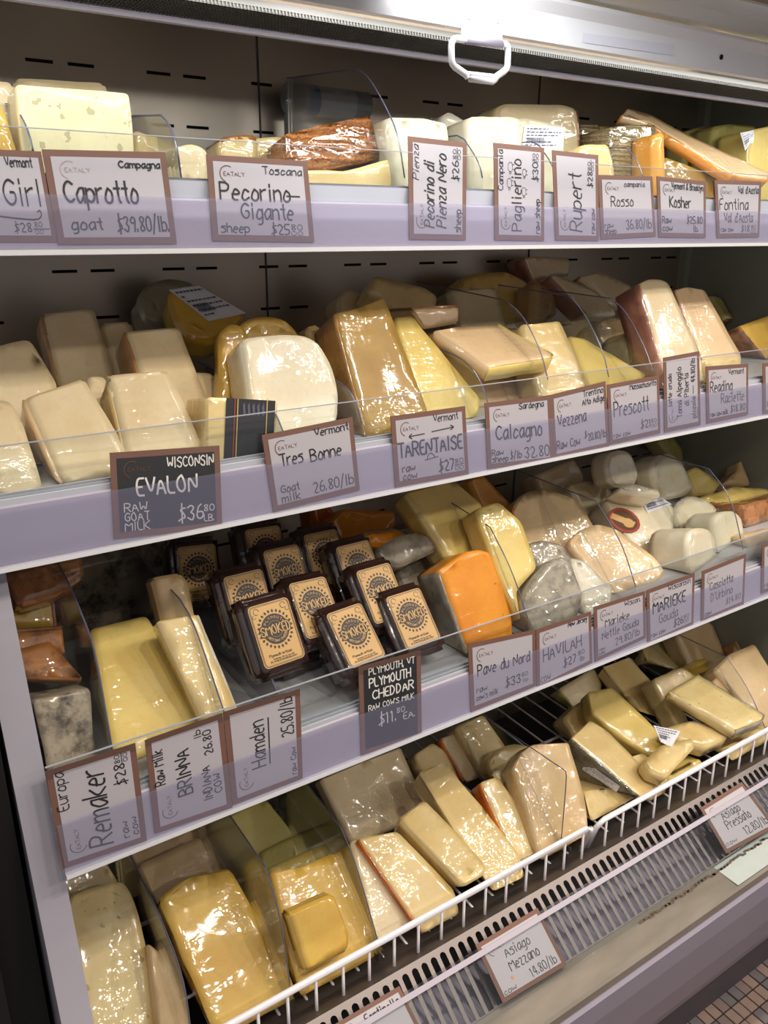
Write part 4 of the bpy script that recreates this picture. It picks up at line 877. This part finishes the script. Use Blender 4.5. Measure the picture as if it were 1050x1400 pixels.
# ---- third shelf, left bays
ch_(3, B, 'brown-crusted cheese wrapped in film, topmost by the left post', 'crust', [(0, 782), (60, 768), (108, 757), (116, 788), (78, 815), (26, 830)], .95, .05, 35, fl=1, amp=.003)
ch_(3, B, 'dull yellow block under the brown-crusted cheese by the left post', 'butter', [(6, 832), (72, 810), (77, 860), (16, 862)], .97, .05, 28, rind='R', rm='rind_pink', fl=1)
ch_(3, B, 'brown block with a rough top in the middle of the left post pile', 'crust', [(16, 862), (85, 857), (89, 895), (22, 900)], .925, .045, 25, fl=1, rind='T', rm='rind_brown', rad=.003)
ch_(3, W, 'brown film-wrapped triangular wedge by the left post', 'rind_brown', [(22, 887), (68, 876), (92, 902), (114, 928), (30, 926)], .885, .03, 48, fl=1, rad=.003)
ch_(3, B, 'grey mouldy block at the bottom of the pile by the left post', 'rind_mould', [(30, 962), (60, 956), (122, 940), (130, 1015), (134, 1040), (40, 1066)], .79, .075, 22, rad=.006, amp=.002)
ch_(3, K, 'large pale yellow slab lying between the left dividers of the third shelf', 'pale_yellow', [(122, 860), (200, 842), (216, 868), (277, 975), (275, 1000), (152, 1040)], .785, .045, 50, rad=.006, amp=.002)
ch_(3, B, 'thin tan block seen through the divider right of the large yellow slab', 'cream', [(214, 850), (270, 840), (318, 936), (274, 955)], .80, .045, 38, rind='R', rm='rind_white', rad=.004)
ch_(3, B, 'small tan block behind the thin block, near the dark waxed ones', 'tan', [(206, 790), (247, 783), (257, 797), (264, 838), (222, 846)], .94, .04, 25)
bm = bmesh.new(); bx(bm, XL+.002, .36, 1.16, 1.20, 1.0015, 1.13); bmesh.ops.bevel(bm, geom=list(bm.edges), offset=.004, segments=2, affect='EDGES'); organic(bm, .002, 4.)
tag(link('cheese_block', bm, 'rind_mould', origin=(.22, 1.18, 1.0015), smooth=True), 'dark mottled slab standing in the shadow at the back of the left bay, third shelf', 'cheese', GRP[3])

# ---- dark waxed blocks with the printed label (one built, the rest copied)
def wax_block():
    root = empty('waxed_cheese', (0, 0, 0), label='x', cat='cheese', group='dark waxed blocks with tan labels')
    w_, h_, d_ = .077, .106, .042
    bm = bmesh.new(); bmesh.ops.create_cube(bm, size=1, matrix=Matrix.Translation((0, d_/2, h_/2)) @ Matrix.Diagonal((w_, d_, h_, 1)))
    bmesh.ops.bevel(bm, geom=[e for e in bm.edges], offset=.007, segments=3, affect='EDGES'); organic(bm, .0016, 2.)
    link('wax_body', bm, 'dark_wax', root, (0, 0, 0), smooth=True)
    lw, lh = .060, .080; bx_, bz_ = -lw/2, .014
    n = Vector((0, -1, 0)); fn = lambda u, v: Vector((bx_+u*lw/47, -.0030, bz_+v*lh/63))
    W_, H_ = 47., 63.
    def rr(inset, r):
        x0, y0, x1, y1 = inset, inset, W_-inset, H_-inset; o_ = []
        for cx, cy, a in ((x1-r, y0+r, -90), (x1-r, y1-r, 0), (x0+r, y1-r, 90), (x0+r, y0+r, 180)):
            o_ += [Vector((cx+r*math.cos(R_(a+k*30)), cy+r*math.sin(R_(a+k*30)))) for k in range(4)]
        return o_
    lb = link('paper_label', put_quads([rr(0, 4.5)], fn, 0, n), 'label_tan', root, (0, 0, 0))
    q = []; p = rr(1.2, 3.8); ribbon(q, p+[p[0]], .55); p = rr(2.2, 3.2); ribbon(q, p+[p[0]], .25)
    cx, cy = W_/2, H_*.565
    disc = [Vector((cx+15.3*math.cos(k*math.pi/16), cy+15.3*math.sin(k*math.pi/16))) for k in range(32)]; q.append(disc)
    for k in range(26):                                       # ring of leaves round the disc
        a = k*2*math.pi/26; c_, s_ = math.cos(a), math.sin(a)
        q.append([Vector((cx+c_*r_-s_*t_, cy+s_*r_+c_*t_)) for r_, t_ in ((16.4, 0), (18.2, 1.5), (20.2, .3), (18.2, -1.3))])
    for sx in (-1, 1): ribbon(q, arc_pts(cx+sx*15.5, H_-6.5, 3, 0, 300, 10), .5); ribbon(q, arc_pts(cx+sx*19, H_-11, 1.8, 90, 330, 8), .4)
    q += text_quads('Plymouth Artisan', 8, 9.6, 2.6, 26, .16); q += text_quads('handmade with raw cow milk', 12, 6.6, 1.3, 24, .2); q += text_quads('PLYMOUTHCHEESE.COM', 8, 4.0, 1.8, 30, .2)
    q += text_quads('SMOKED', cx-16.9, cy-4.6, 9.2, 34, .34)
    link('label_ink', put_quads(q, fn, .0003, n), 'label_dark', lb, (0, 0, 0))
    q = []
    for k in range(2): q += text_quads('SMOKED', cx-17+k*.3, cy-4.6, 9.2, 34, .11)
    for txt, top in (('PLYMOUTH', 1), ('ARTISAN CHEESE', 0)):
        m_ = len(txt)
        for i, ch in enumerate(txt):
            a = (1 if top else -1)*R_(90)+(-1 if top else 1)*R_(118)*(i/(m_-1)-.5)
            q += text_quads(ch, cx+(10.6 if top else 13)*math.cos(a), cy+(10.6 if top else 13)*math.sin(a), 2.6, 1.9, .17, 0, a-R_(90) if top else a+R_(90))
    for k in range(15):
        for sg in (1, -1):
            a = sg*R_(90)+R_(110)*(k/14-.5); x_, y_ = cx+7.8*math.cos(a), cy+8.2*math.sin(a); q.append([Vector((x_-.25, y_-.25)), Vector((x_+.25, y_-.25)), Vector((x_+.25, y_+.25)), Vector((x_-.25, y_+.25))])
    link('label_lettering', put_quads(q, fn, .0007, n), 'label_tan', lb, (0, 0, 0))
    return root
def copy_tree(o, parent=None):
    c = o.copy(); C.objects.link(c)
    if parent is not None: c.parent = parent
    for k in list(o.children): copy_tree(k, c)
    return c
# top centre of the label and its lower centre (px, for the roll), lean, turn, height of the foot above the shelf
WAXED = [((267, 746), (272, 792), 20, 6, 0.045, 'dark waxed block standing alone at the back left of its group'),
 ((357, 722), (366, 764), 28, 8, 0.06, 'dark waxed block at the very back whose label glints white'),
 ((382, 749), (396, 800), 30, 8, 0.045, 'dark waxed block second from the back, under the glinting one'),
 ((436, 728), (448, 772), 30, 6, 0.05, 'dark waxed block at the back centre of its group'),
 ((480, 744), (494, 786), 34, 4, 0.045, 'dark waxed block at the back right, next to the grey rinds'),
 ((330, 784), (346, 842), 30, 8, 0.045, 'dark waxed block half hidden behind the front left one'),
 ((508, 776), (528, 828), 38, 4, 0.03, 'dark waxed block in the second row at the right'),
 ((418, 794), (440, 856), 40, 8, 0.03, 'dark waxed block with a bright silvery reflection over its label'),
 ((364, 824), (388, 902), 32, 8, 0.04, 'front left dark waxed block, beside the low divider'),
 ((468, 833), (503, 906), 44, 8, 0.006, 'front centre dark waxed block lying lowest, tilted'),
 ((549, 811), (580, 884), 42, 0, .0, 'front right dark waxed block above the black chalkboard card')]
proto = wax_block()
for i, (hi, lo, el, az, hh, lab) in enumerate(WAXED):
    o = proto if i == 0 else copy_tree(proto)
    o['label'] = lab
    el, az = R_(el), R_(az); n = Vector((math.sin(az)*math.cos(el), -math.cos(az)*math.cos(el), math.sin(el)))
    y = 1.2
    while y > .80:
        b = aty(*hi, y); a = onplane(*lo, b, n); upv = (b-a).normalized(); rt = upv.cross(n).normalized()
        foot = b-upv*.094; low = min((foot+rt*sx*.037-n*dd).z for sx in (-1, 1) for dd in (0, .042))
        if low >= DECK[3]+.002+hh: break
        y -= .002
    LOG.append(('WAX '+lab[:40], 'y %.3f' % y, 'foot y %.3f' % foot.y))
    mtx = Matrix((rt, -n, upv)).transposed().to_4x4(); mtx.translation = foot
    o.matrix_basis = mtx
for k, (x_, y_, rz, lab) in enumerate(((.455, .93, .1, 'dark waxed block lying flat under the front left of its group'), (.44, 1.05, -.1, 'dark waxed block lying flat under the back left of its group'), (.56, 1.02, .05, 'dark waxed block lying flat under the middle of its group'), (.645, .94, -.05, 'dark waxed block lying flat under the right of its group'))):
    o = copy_tree(proto); o['label'] = lab
    o.matrix_basis = Matrix.Translation((x_, y_-.05, DECK[3]+.045)) @ Matrix.Rotation(rz, 4, 'Z') @ Matrix.Rotation(R_(-90), 4, 'X')
# ---- third shelf, centre and right
ch_(3, B, 'orange block with a dark hole at the back behind the waxed blocks', 'orange', [(452, 713), (470, 696), (540, 698), (541, 716), (490, 737), (464, 734)], 1.12, .05, 24, rad=.004)
ch_(3, B, 'shaded brown-orange block at the back behind the waxed blocks', 'rind_orange', [(424, 690), (456, 694), (456, 722), (428, 720)], 1.16, .05, 14)
ch_(3, W, 'rearmost grey-rinded orange wheel cut beside the waxed blocks', 'orange', [(484, 735), (505, 726), (535, 722), (560, 730), (560, 748), (492, 745)], 1.03, .04, 40, rind='TL', rm='rind_grey', fl=1, rad=.01)
ch_(3, W, 'middle grey-rinded dome beside the waxed blocks', 'rind_grey', [(512, 752), (540, 734), (568, 728), (600, 736), (606, 748), (570, 765), (548, 776), (525, 770)], .96, .05, 38, fl=1, rad=.012)
ch_(3, W, 'large grey-rinded dome just left of the orange cut cheese', 'rind_grey', [(540, 780), (565, 758), (592, 748), (615, 752), (624, 762), (600, 790), (585, 830), (560, 812)], .90, .055, 36, rad=.012)
ch_(3, B, 'bright orange cheese with small holes and a grey-brown left rind', 'orange', [(599, 782), (638, 755), (655, 752), (671, 756), (688, 805), (701, 850), (703, 885), (640, 900)], .797, .07, 26, rind='L', rm='rind_grey', rad=.007)
ch_(3, K, 'long yellow slab at the back centre of the third shelf', 'pale_yellow', [(553, 672), (622, 656), (660, 690), (650, 745), (612, 750), (588, 706)], .955, .05, 40, rad=.006)
ch_(3, K, 'yellow slab with a shiny top in front of the long yellow slab', 'pale_yellow', [(650, 696), (683, 686), (712, 712), (735, 776), (705, 808), (692, 792), (660, 728)], .885, .045, 36, rad=.008)
ch_(3, B, 'orange-brown shaded piece behind the big pale rounded slab', 'apricot', [(640, 655), (662, 650), (700, 690), (690, 700), (668, 690)], 1.05, .05, 30)
ch_(3, 'cheese_half_wheel', 'big pale rounded slab with an orange rim, rear of two on the third shelf', 'beige', [(699, 700), (713, 676), (743, 666), (785, 680), (812, 715), (820, 740), (778, 745), (745, 746), (708, 726)], .95, .045, 40, rind='LB', rm='rind_orange', rad=.012)
ch_(3, 'cheese_half_wheel', 'big pale rounded slab in glossy film, front of two on the third shelf', 'peach', [(776, 742), (792, 725), (817, 717), (842, 723), (893, 760), (909, 780), (905, 792), (866, 812), (835, 812)], .825, .045, 46, rad=.012)
ch_(3, B, 'pale block partly wrapped in foil behind the big pale slabs', 'ivory', [(733, 650), (785, 628), (798, 650), (797, 668), (776, 676), (745, 680)], 1.09, .05, 25)
ch_(3, B, 'pale flat block half hidden behind the sticker-wrapped white cheese', 'ivory', [(776, 662), (806, 657), (836, 668), (833, 686), (802, 694)], .97, .05, 35)
ch_(3, W, 'grey-white rinded wedge left behind the front grey one', 'rind_grey', [(718, 745), (740, 738), (770, 744), (790, 770), (800, 800), (745, 800)], .875, .04, 40, rad=.01)
ch_(3, W, 'pointed grey-white rinded wedge at the front, above the card marked $27.80', 'rind_grey', [(714, 828), (722, 800), (745, 772), (768, 760), (782, 768), (797, 812), (780, 835), (725, 850)], .80, .055, 34, rad=.01, amp=.002)
ch_(3, W, 'white mouldy flat piece under the glossy pale slab', 'rind_white', [(778, 762), (800, 768), (838, 805), (830, 828), (800, 838)], .80, .035, 52)
# small white cheeses
ch_(3, W, 'white round-topped wedge wrapped in cloudy film, rear left of the white pile', 'white', [(830, 640), (833, 622), (849, 614), (866, 620), (875, 650), (868, 665), (838, 667)], 1.0, .05, 20, fl=1, rad=.02, amp=.0006, bev=.005)
ch_(3, W, 'tall white heart-shaped cut at the back of the white pile', 'white', [(895, 655), (896, 632), (908, 621), (921, 620), (934, 632), (950, 668), (938, 678), (912, 684)], .955, .055, 18, az=18, fl=1, rad=.02, amp=.0006, bev=.005)
ch_(3, W, 'white wedge with a red and brown round label and a price sticker', 'white', [(826, 684), (860, 668), (890, 670), (921, 694), (921, 727), (893, 758), (858, 734)], .885, .06, 48, rad=.008, st=[((872, 678), (898, 676), (918, 690), (885, 702))])
def px_ellipse(cx, cy, rx, ry, rot, n_=18): return [(cx+rx*math.cos(k*6.2832/n_)*math.cos(rot)-ry*math.sin(k*6.2832/n_)*math.sin(rot), cy+rx*math.cos(k*6.2832/n_)*math.sin(rot)+ry*math.sin(k*6.2832/n_)*math.cos(rot)) for k in range(n_)]
_o, _p, _n, _g = PLANES[len(SPEC)-1]
patch(_o, px_ellipse(853, 712, 23, 15, .5), 'label_red', _p, _n, .0022, 'round_label')
patch(_o, px_ellipse(853, 712, 19, 12, .5), 'print_brown', _p, _n, .0026, 'label_ring')
patch(_o, px_ellipse(858, 716, 8, 6, .5), 'label_tan', _p, _n, .0030, 'label_emblem')
patch(_o, ((836, 702), (868, 715), (864, 722), (833, 709)), 'label_tan', _p, _n, .0028, 'label_band')
ch_(3, W, 'white wedge leaning behind the two front white round-topped cheeses', 'white', [(921, 690), (940, 677), (960, 680), (985, 697), (958, 716), (928, 728)], .885, .05, 52, fl=1, rad=.02, amp=.0006, bev=.005)
ch_(3, W, 'white round-topped cheese with a smooth face, front left of the white pile', 'white', [(940, 745), (943, 728), (955, 721), (970, 724), (979, 735), (981, 762), (943, 790)], .805, .075, 16, az=14, rad=.02, amp=.0006, bev=.005)
ch_(3, W, 'white round-topped cheese in shiny film, front right of the white pile', 'white', [(976, 712), (988, 700), (1002, 698), (1014, 708), (1020, 745), (1016, 765), (982, 775)], .835, .06, 18, az=14, rad=.02, amp=.0006, bev=.005)
ch_(3, W, 'low white piece between the rear white cheeses and the labelled wedge', 'white', [(846, 668), (862, 660), (900, 668), (905, 680), (870, 676)], .95, .05, 40, fl=1)
ch_(3, B, 'pale green block high at the back right of the third shelf', 'green_yellow', [(900, 603), (922, 597), (967, 607), (965, 632), (925, 630)], 1.22, .05, 18, fl=1)
ch_(3, K, 'pale yellow slab behind the divider at the right of the white pile', 'pale_yellow', [(938, 645), (952, 637), (987, 660), (975, 675), (952, 676)], 1.05, .045, 40, fl=1)
ch_(3, K, 'upper yellow-faced slab with brown crust in the stack at the right end', 'pale_yellow', [(955, 680), (1005, 665), (1080, 660), (1085, 672), (1012, 688), (975, 688)], .935, .02, 62, fl=1, rind='BR', rm='crust')
ch_(3, K, 'lower slab with brown crust in the stack at the right end', 'crust', [(1014, 692), (1085, 675), (1088, 715), (1020, 735)], .89, .06, 14)
ch_(3, W, 'tan rounded piece behind the crusted stack at the right end', 'tan', [(990, 662), (1012, 642), (1055, 618), (1075, 650), (1020, 664)], 1.03, .05, 34, fl=1)
ch_(3, B, 'tan block behind the right edge card on the third shelf', 'tan', [(1015, 733), (1060, 722), (1064, 748), (1022, 752)], .84, .05, 20)
# ---- bottom baskets: left
ch_(4, W, 'pale rounded piece behind the big rounded slab at the bottom left', 'cream', [(80, 1200), (143, 1176), (161, 1204), (168, 1240), (96, 1250)], .90, .05, 40)
ch_(4, K, 'big rounded pale slab in glossy film at the bottom left corner', 'cream_eyes', [(86, 1245), (100, 1222), (135, 1210), (168, 1202), (187, 1240), (206, 1320), (215, 1430), (122, 1430)], .772, .06, 50, rad=.012, amp=.002)
ch_(4, B, 'narrow tan piece squeezed against the divider at the bottom left', 'tan', [(200, 1288), (216, 1300), (250, 1375), (258, 1430), (218, 1430)], .768, .05, 50)
ch_(4, B, 'rearmost pale slab in the second bottom bay', 'beige', [(176, 1162), (270, 1128), (284, 1152), (190, 1186)], 1.0, .04, 48, fl=0)
ch_(4, B, 'pale pink-white slab behind the yellow wrinkle-wrapped one', 'beige', [(188, 1183), (273, 1144), (302, 1192), (310, 1225), (218, 1240)], .895, .045, 50)
ch_(4, K, 'yellow slab in wrinkled glossy film at the bottom of the photo', 'butter', [(217, 1228), (256, 1200), (313, 1187), (350, 1250), (402, 1345), (405, 1375), (290, 1402)], .772, .05, 52, rad=.01, amp=.0028)
ch_(4, K, 'rear greenish yellow slab in the third bottom bay', 'green_yellow', [(283, 1128), (365, 1094), (405, 1145), (400, 1180), (330, 1190)], .975, .035, 52)
ch_(4, K, 'second greenish yellow slab, stepped in front of the rear one', 'green_yellow', [(355, 1166), (405, 1141), (420, 1161), (415, 1195), (365, 1200)], .915, .03, 52)
ch_(4, K, 'thin pale slab peeping over the large golden slab', 'pale_yellow', [(366, 1188), (438, 1156), (445, 1172), (440, 1200), (372, 1210)], .88, .02, 50)
ch_(4, K, 'large golden slab in the third bottom bay', 'butter', [(370, 1193), (410, 1186), (457, 1166), (470, 1190), (508, 1278), (510, 1300), (405, 1345)], .79, .045, 50, rad=.005)
ch_(4, B, 'small golden block resting in front of the large golden slab', 'butter', [(393, 1250), (457, 1222), (477, 1277), (475, 1300), (418, 1330)], .772, .03, 30, fl=1, rad=.005)
ch_(4, K, 'large pale ivory square slab at the back of the left basket', 'ivory', [(437, 1066), (500, 1040), (548, 1022), (573, 1080), (574, 1094), (478, 1147)], .90, .035, 46, rad=.004, amp=.001)
ch_(4, W, 'whitish wedge against the divider below the pale square slab', 'ivory', [(478, 1150), (492, 1148), (567, 1262), (566, 1285), (528, 1302), (508, 1272)], .775, .04, 54)
ch_(4, W, 'pale wedge with an orange left rind at the front of the left basket', 'cream', [(488, 1147), (543, 1136), (622, 1218), (626, 1245), (576, 1275)], .775, .045, 54, rind='L', rm='rind_orange')
ch_(4, B, 'long pale bar with a glare patch, lying forward in the left basket', 'cream', [(544, 1120), (580, 1093), (625, 1138), (665, 1184), (662, 1196), (633, 1213)], .785, .05, 64, fl=1, az=-4, h=0.045)
ch_(4, B, 'longer pale bar behind the glare-patched bar', 'cream', [(572, 1056), (608, 1042), (660, 1105), (711, 1170), (712, 1190), (664, 1200)], .79, .05, 60, az=-4)
ch_(4, W, 'pale slab with an orange and red left side at the back of the left basket', 'ivory', [(601, 1010), (646, 993), (672, 1066), (655, 1080), (634, 1066)], .92, .045, 50, rind='L', rm='rind_orange')
ch_(4, W, 'pale end left of the orange-sided slab at the back', 'cream', [(566, 1032), (592, 1016), (612, 1030), (625, 1060), (580, 1070)], .93, .05, 48)
ch_(4, B, 'crinkle-wrapped bar with an orange left rind, right of the longer pale bar', 'cream', [(655, 1070), (680, 1062), (752, 1166), (752, 1185), (712, 1192)], .79, .04, 54, rind='L', rm='rind_orange', amp=.0022)
ch_(4, K, 'thin glassy-wrapped piece on the crinkle-wrapped bar', 'ivory', [(672, 1056), (684, 1050), (735, 1110), (752, 1160), (740, 1150), (705, 1095)], .835, .012, 52, fl=1, h=0.05)
ch_(4, W, 'pale slab behind film at the back, under the card marked $33.80', 'cream', [(622, 993), (662, 976), (690, 1018), (700, 1050), (662, 1060)], 1.0, .045, 46)
ch_(4, 'cheese_half_wheel', 'rounded pale cheese behind the tall beige slab', 'cream', [(664, 1044), (680, 1023), (704, 1016), (728, 1021), (715, 1060), (710, 1100), (685, 1080)], .875, .05, 44, az=-6, rad=.014)
ch_(4, K, 'tall beige slab behind the straight-cut divider', 'tan', [(702, 1050), (714, 1028), (728, 1018), (778, 1015), (800, 1095), (810, 1150), (745, 1190)], .79, .045, 46, rad=.006)
# right basket
ch_(4, B, 'lower cream block under the patterned-rind wedge at the left of the right basket', 'cream', [(798, 1082), (850, 1078), (908, 1096), (908, 1110), (825, 1148)], .772, .05, 62)
ch_(4, W, 'wedge with a dark fabric-patterned rind and paper sticker in the right basket', 'cream', [(780, 1010), (807, 985), (832, 1000), (900, 1070), (897, 1084), (878, 1094)], .79, .085, 60, fl=1, az=16, rind='L', rm='rind_black', rad=.005, sw=[((801, 1040), (848, 1074), (844, 1082), (797, 1051))], h=0.02)
ch_(4, W, 'small wrapped pale end at the left of the right basket pile', 'cream', [(771, 982), (797, 957), (814, 975), (815, 1000), (788, 1008)], .90, .05, 45, h=0.02)
ch_(4, W, 'long pale wedge with crumpled film lying across the right pile', 'pale_yellow', [(804, 946), (838, 940), (885, 985), (928, 1030), (920, 1038), (883, 1032), (845, 1005), (810, 975)], .835, .035, 56, fl=1, rad=.005, h=0.12)
ch_(4, B, 'long pale bar behind the crumpled-film wedge', 'cream', [(824, 912), (861, 899), (905, 948), (938, 984), (917, 998), (868, 970)], .885, .045, 64, fl=1, rad=.004, h=0.05)
ch_(4, W, 'pale piece with a green and red printed side, back left of the right basket', 'ivory', [(764, 942), (812, 913), (824, 935), (812, 960), (785, 965)], 1.0, .04, 48, rind='L', rm='green_yellow')
ch_(4, B, 'holey pale block at the back of the right basket under the wide card', 'cream_eyes', [(877, 886), (917, 871), (940, 884), (960, 898), (930, 917), (886, 906)], .97, .045, 70, rad=.003, fl=1, h=0.06)
ch_(4, B, 'yellow block under the holey pale block', 'butter', [(915, 926), (934, 914), (967, 899), (968, 932), (930, 945)], .965, .05, 35, h=0.02)
ch_(4, B, 'pale holey block left of the glossy bar in the right basket', 'cream_eyes', [(892, 929), (933, 912), (950, 924), (925, 950), (935, 985), (920, 985)], .90, .045, 52, h=0.03)
ch_(4, B, 'glossy pale bar with grey rind at its near end, right basket', 'cream_eyes', [(913, 945), (953, 921), (1000, 950), (1046, 977), (1043, 985), (1006, 1000), (960, 974)], .845, .045, 71, fl=1, rind='BR', rm='rind_grey', rad=.004, h=0.06)
ch_(4, B, 'cream block with grey rind on its near side, front of the right basket', 'cream', [(905, 996), (945, 985), (997, 1000), (994, 1008), (965, 1020), (930, 1012)], .815, .05, 74, fl=1, rind='R', rm='rind_grey', rad=.004, h=0.035)
ch_(4, B, 'pale bar with a paper sticker end under the crumpled-film wedge', 'cream', [(880, 1040), (905, 1018), (948, 1008), (950, 1022), (912, 1062), (890, 1055)], .81, .04, 66, fl=1, st=[((893, 992), (930, 1000), (918, 1022), (903, 1015))], h=0.03)
ch_(4, B, 'yellowish piece low at the front, under the pale bar with the sticker', 'pale_yellow', [(905, 1066), (957, 1038), (965, 1055), (962, 1075), (915, 1098)], .775, .04, 48)
ch_(4, W, 'pale piece low in the middle of the right basket front', 'cream', [(840, 1040), (880, 1030), (915, 1062), (910, 1085), (880, 1085)], .83, .04, 54, h=0.01)
ch_(4, W, 'pointed tan holey wedge right of the glossy bar', 'tan', [(973, 934), (992, 911), (1003, 920), (1044, 972), (1046, 1000), (1010, 1000)], .86, .045, 50)
ch_(4, K, 'large beige slab behind the right-hand basket divider', 'beige', [(977, 915), (1000, 893), (1032, 880), (1060, 925), (1075, 990), (1040, 990)], .91, .045, 48)
ch_(4, K, 'big beige slab standing at the back of the right basket', 'beige', [(925, 868), (965, 850), (1018, 833), (1018, 885), (1000, 930), (950, 930)], 1.08, .05, 36)
ch_(4, W, 'greenish slab end at the very back right of the right basket', 'tan', [(1016, 833), (1028, 838), (1040, 862), (1030, 900), (1010, 900)], 1.12, .05, 36)
ch_(4, B, 'brown-rinded glossy block at the right edge of the bottom basket', 'ivory', [(1034, 870), (1065, 850), (1090, 880), (1060, 908)], 1.02, .05, 44, rind='L', rm='rind_tan')
ch_(4, B, 'cream end showing through the basket wires at the far right', 'cream', [(990, 1025), (1050, 992), (1060, 1010), (1000, 1040)], .775, .04, 44)

# ---- oddments standing at the back of the top shelf
_a, _b = aty(392, 134, 1.255), aty(500, 146, 1.255)
bm = bmesh.new(); tube(bm, [_a, _b+Vector((0, 0, -.0))], .022, 16)
o = link('storage_tube', bm, 'tube_grey', origin=_a, smooth=False); tag(o, 'grey printed tube lying behind the tall divider on the top shelf', 'tube')
bm = bmesh.new(); tube(bm, [_a.lerp(_b, .16), _a.lerp(_b, .80)], .0226, 16); link('printed_wrap', bm, 'tube_print', o, _a)
bm = bmesh.new(); tube(bm, [_a.lerp(_b, .18), _a.lerp(_b, .34)], .0230, 16); link('blue_patch', bm, 'tube_blue', o, _a)
bm = bmesh.new(); bx(bm, _a.x+.004, _a.x+.016, 1.238, 1.275, DECK[1]+.001, _a.z-.021); bx(bm, _b.x-.02, _b.x-.008, 1.238, 1.275, DECK[1]+.001, _b.z-.021); link('stand', bm, 'tube_grey', o, _a)
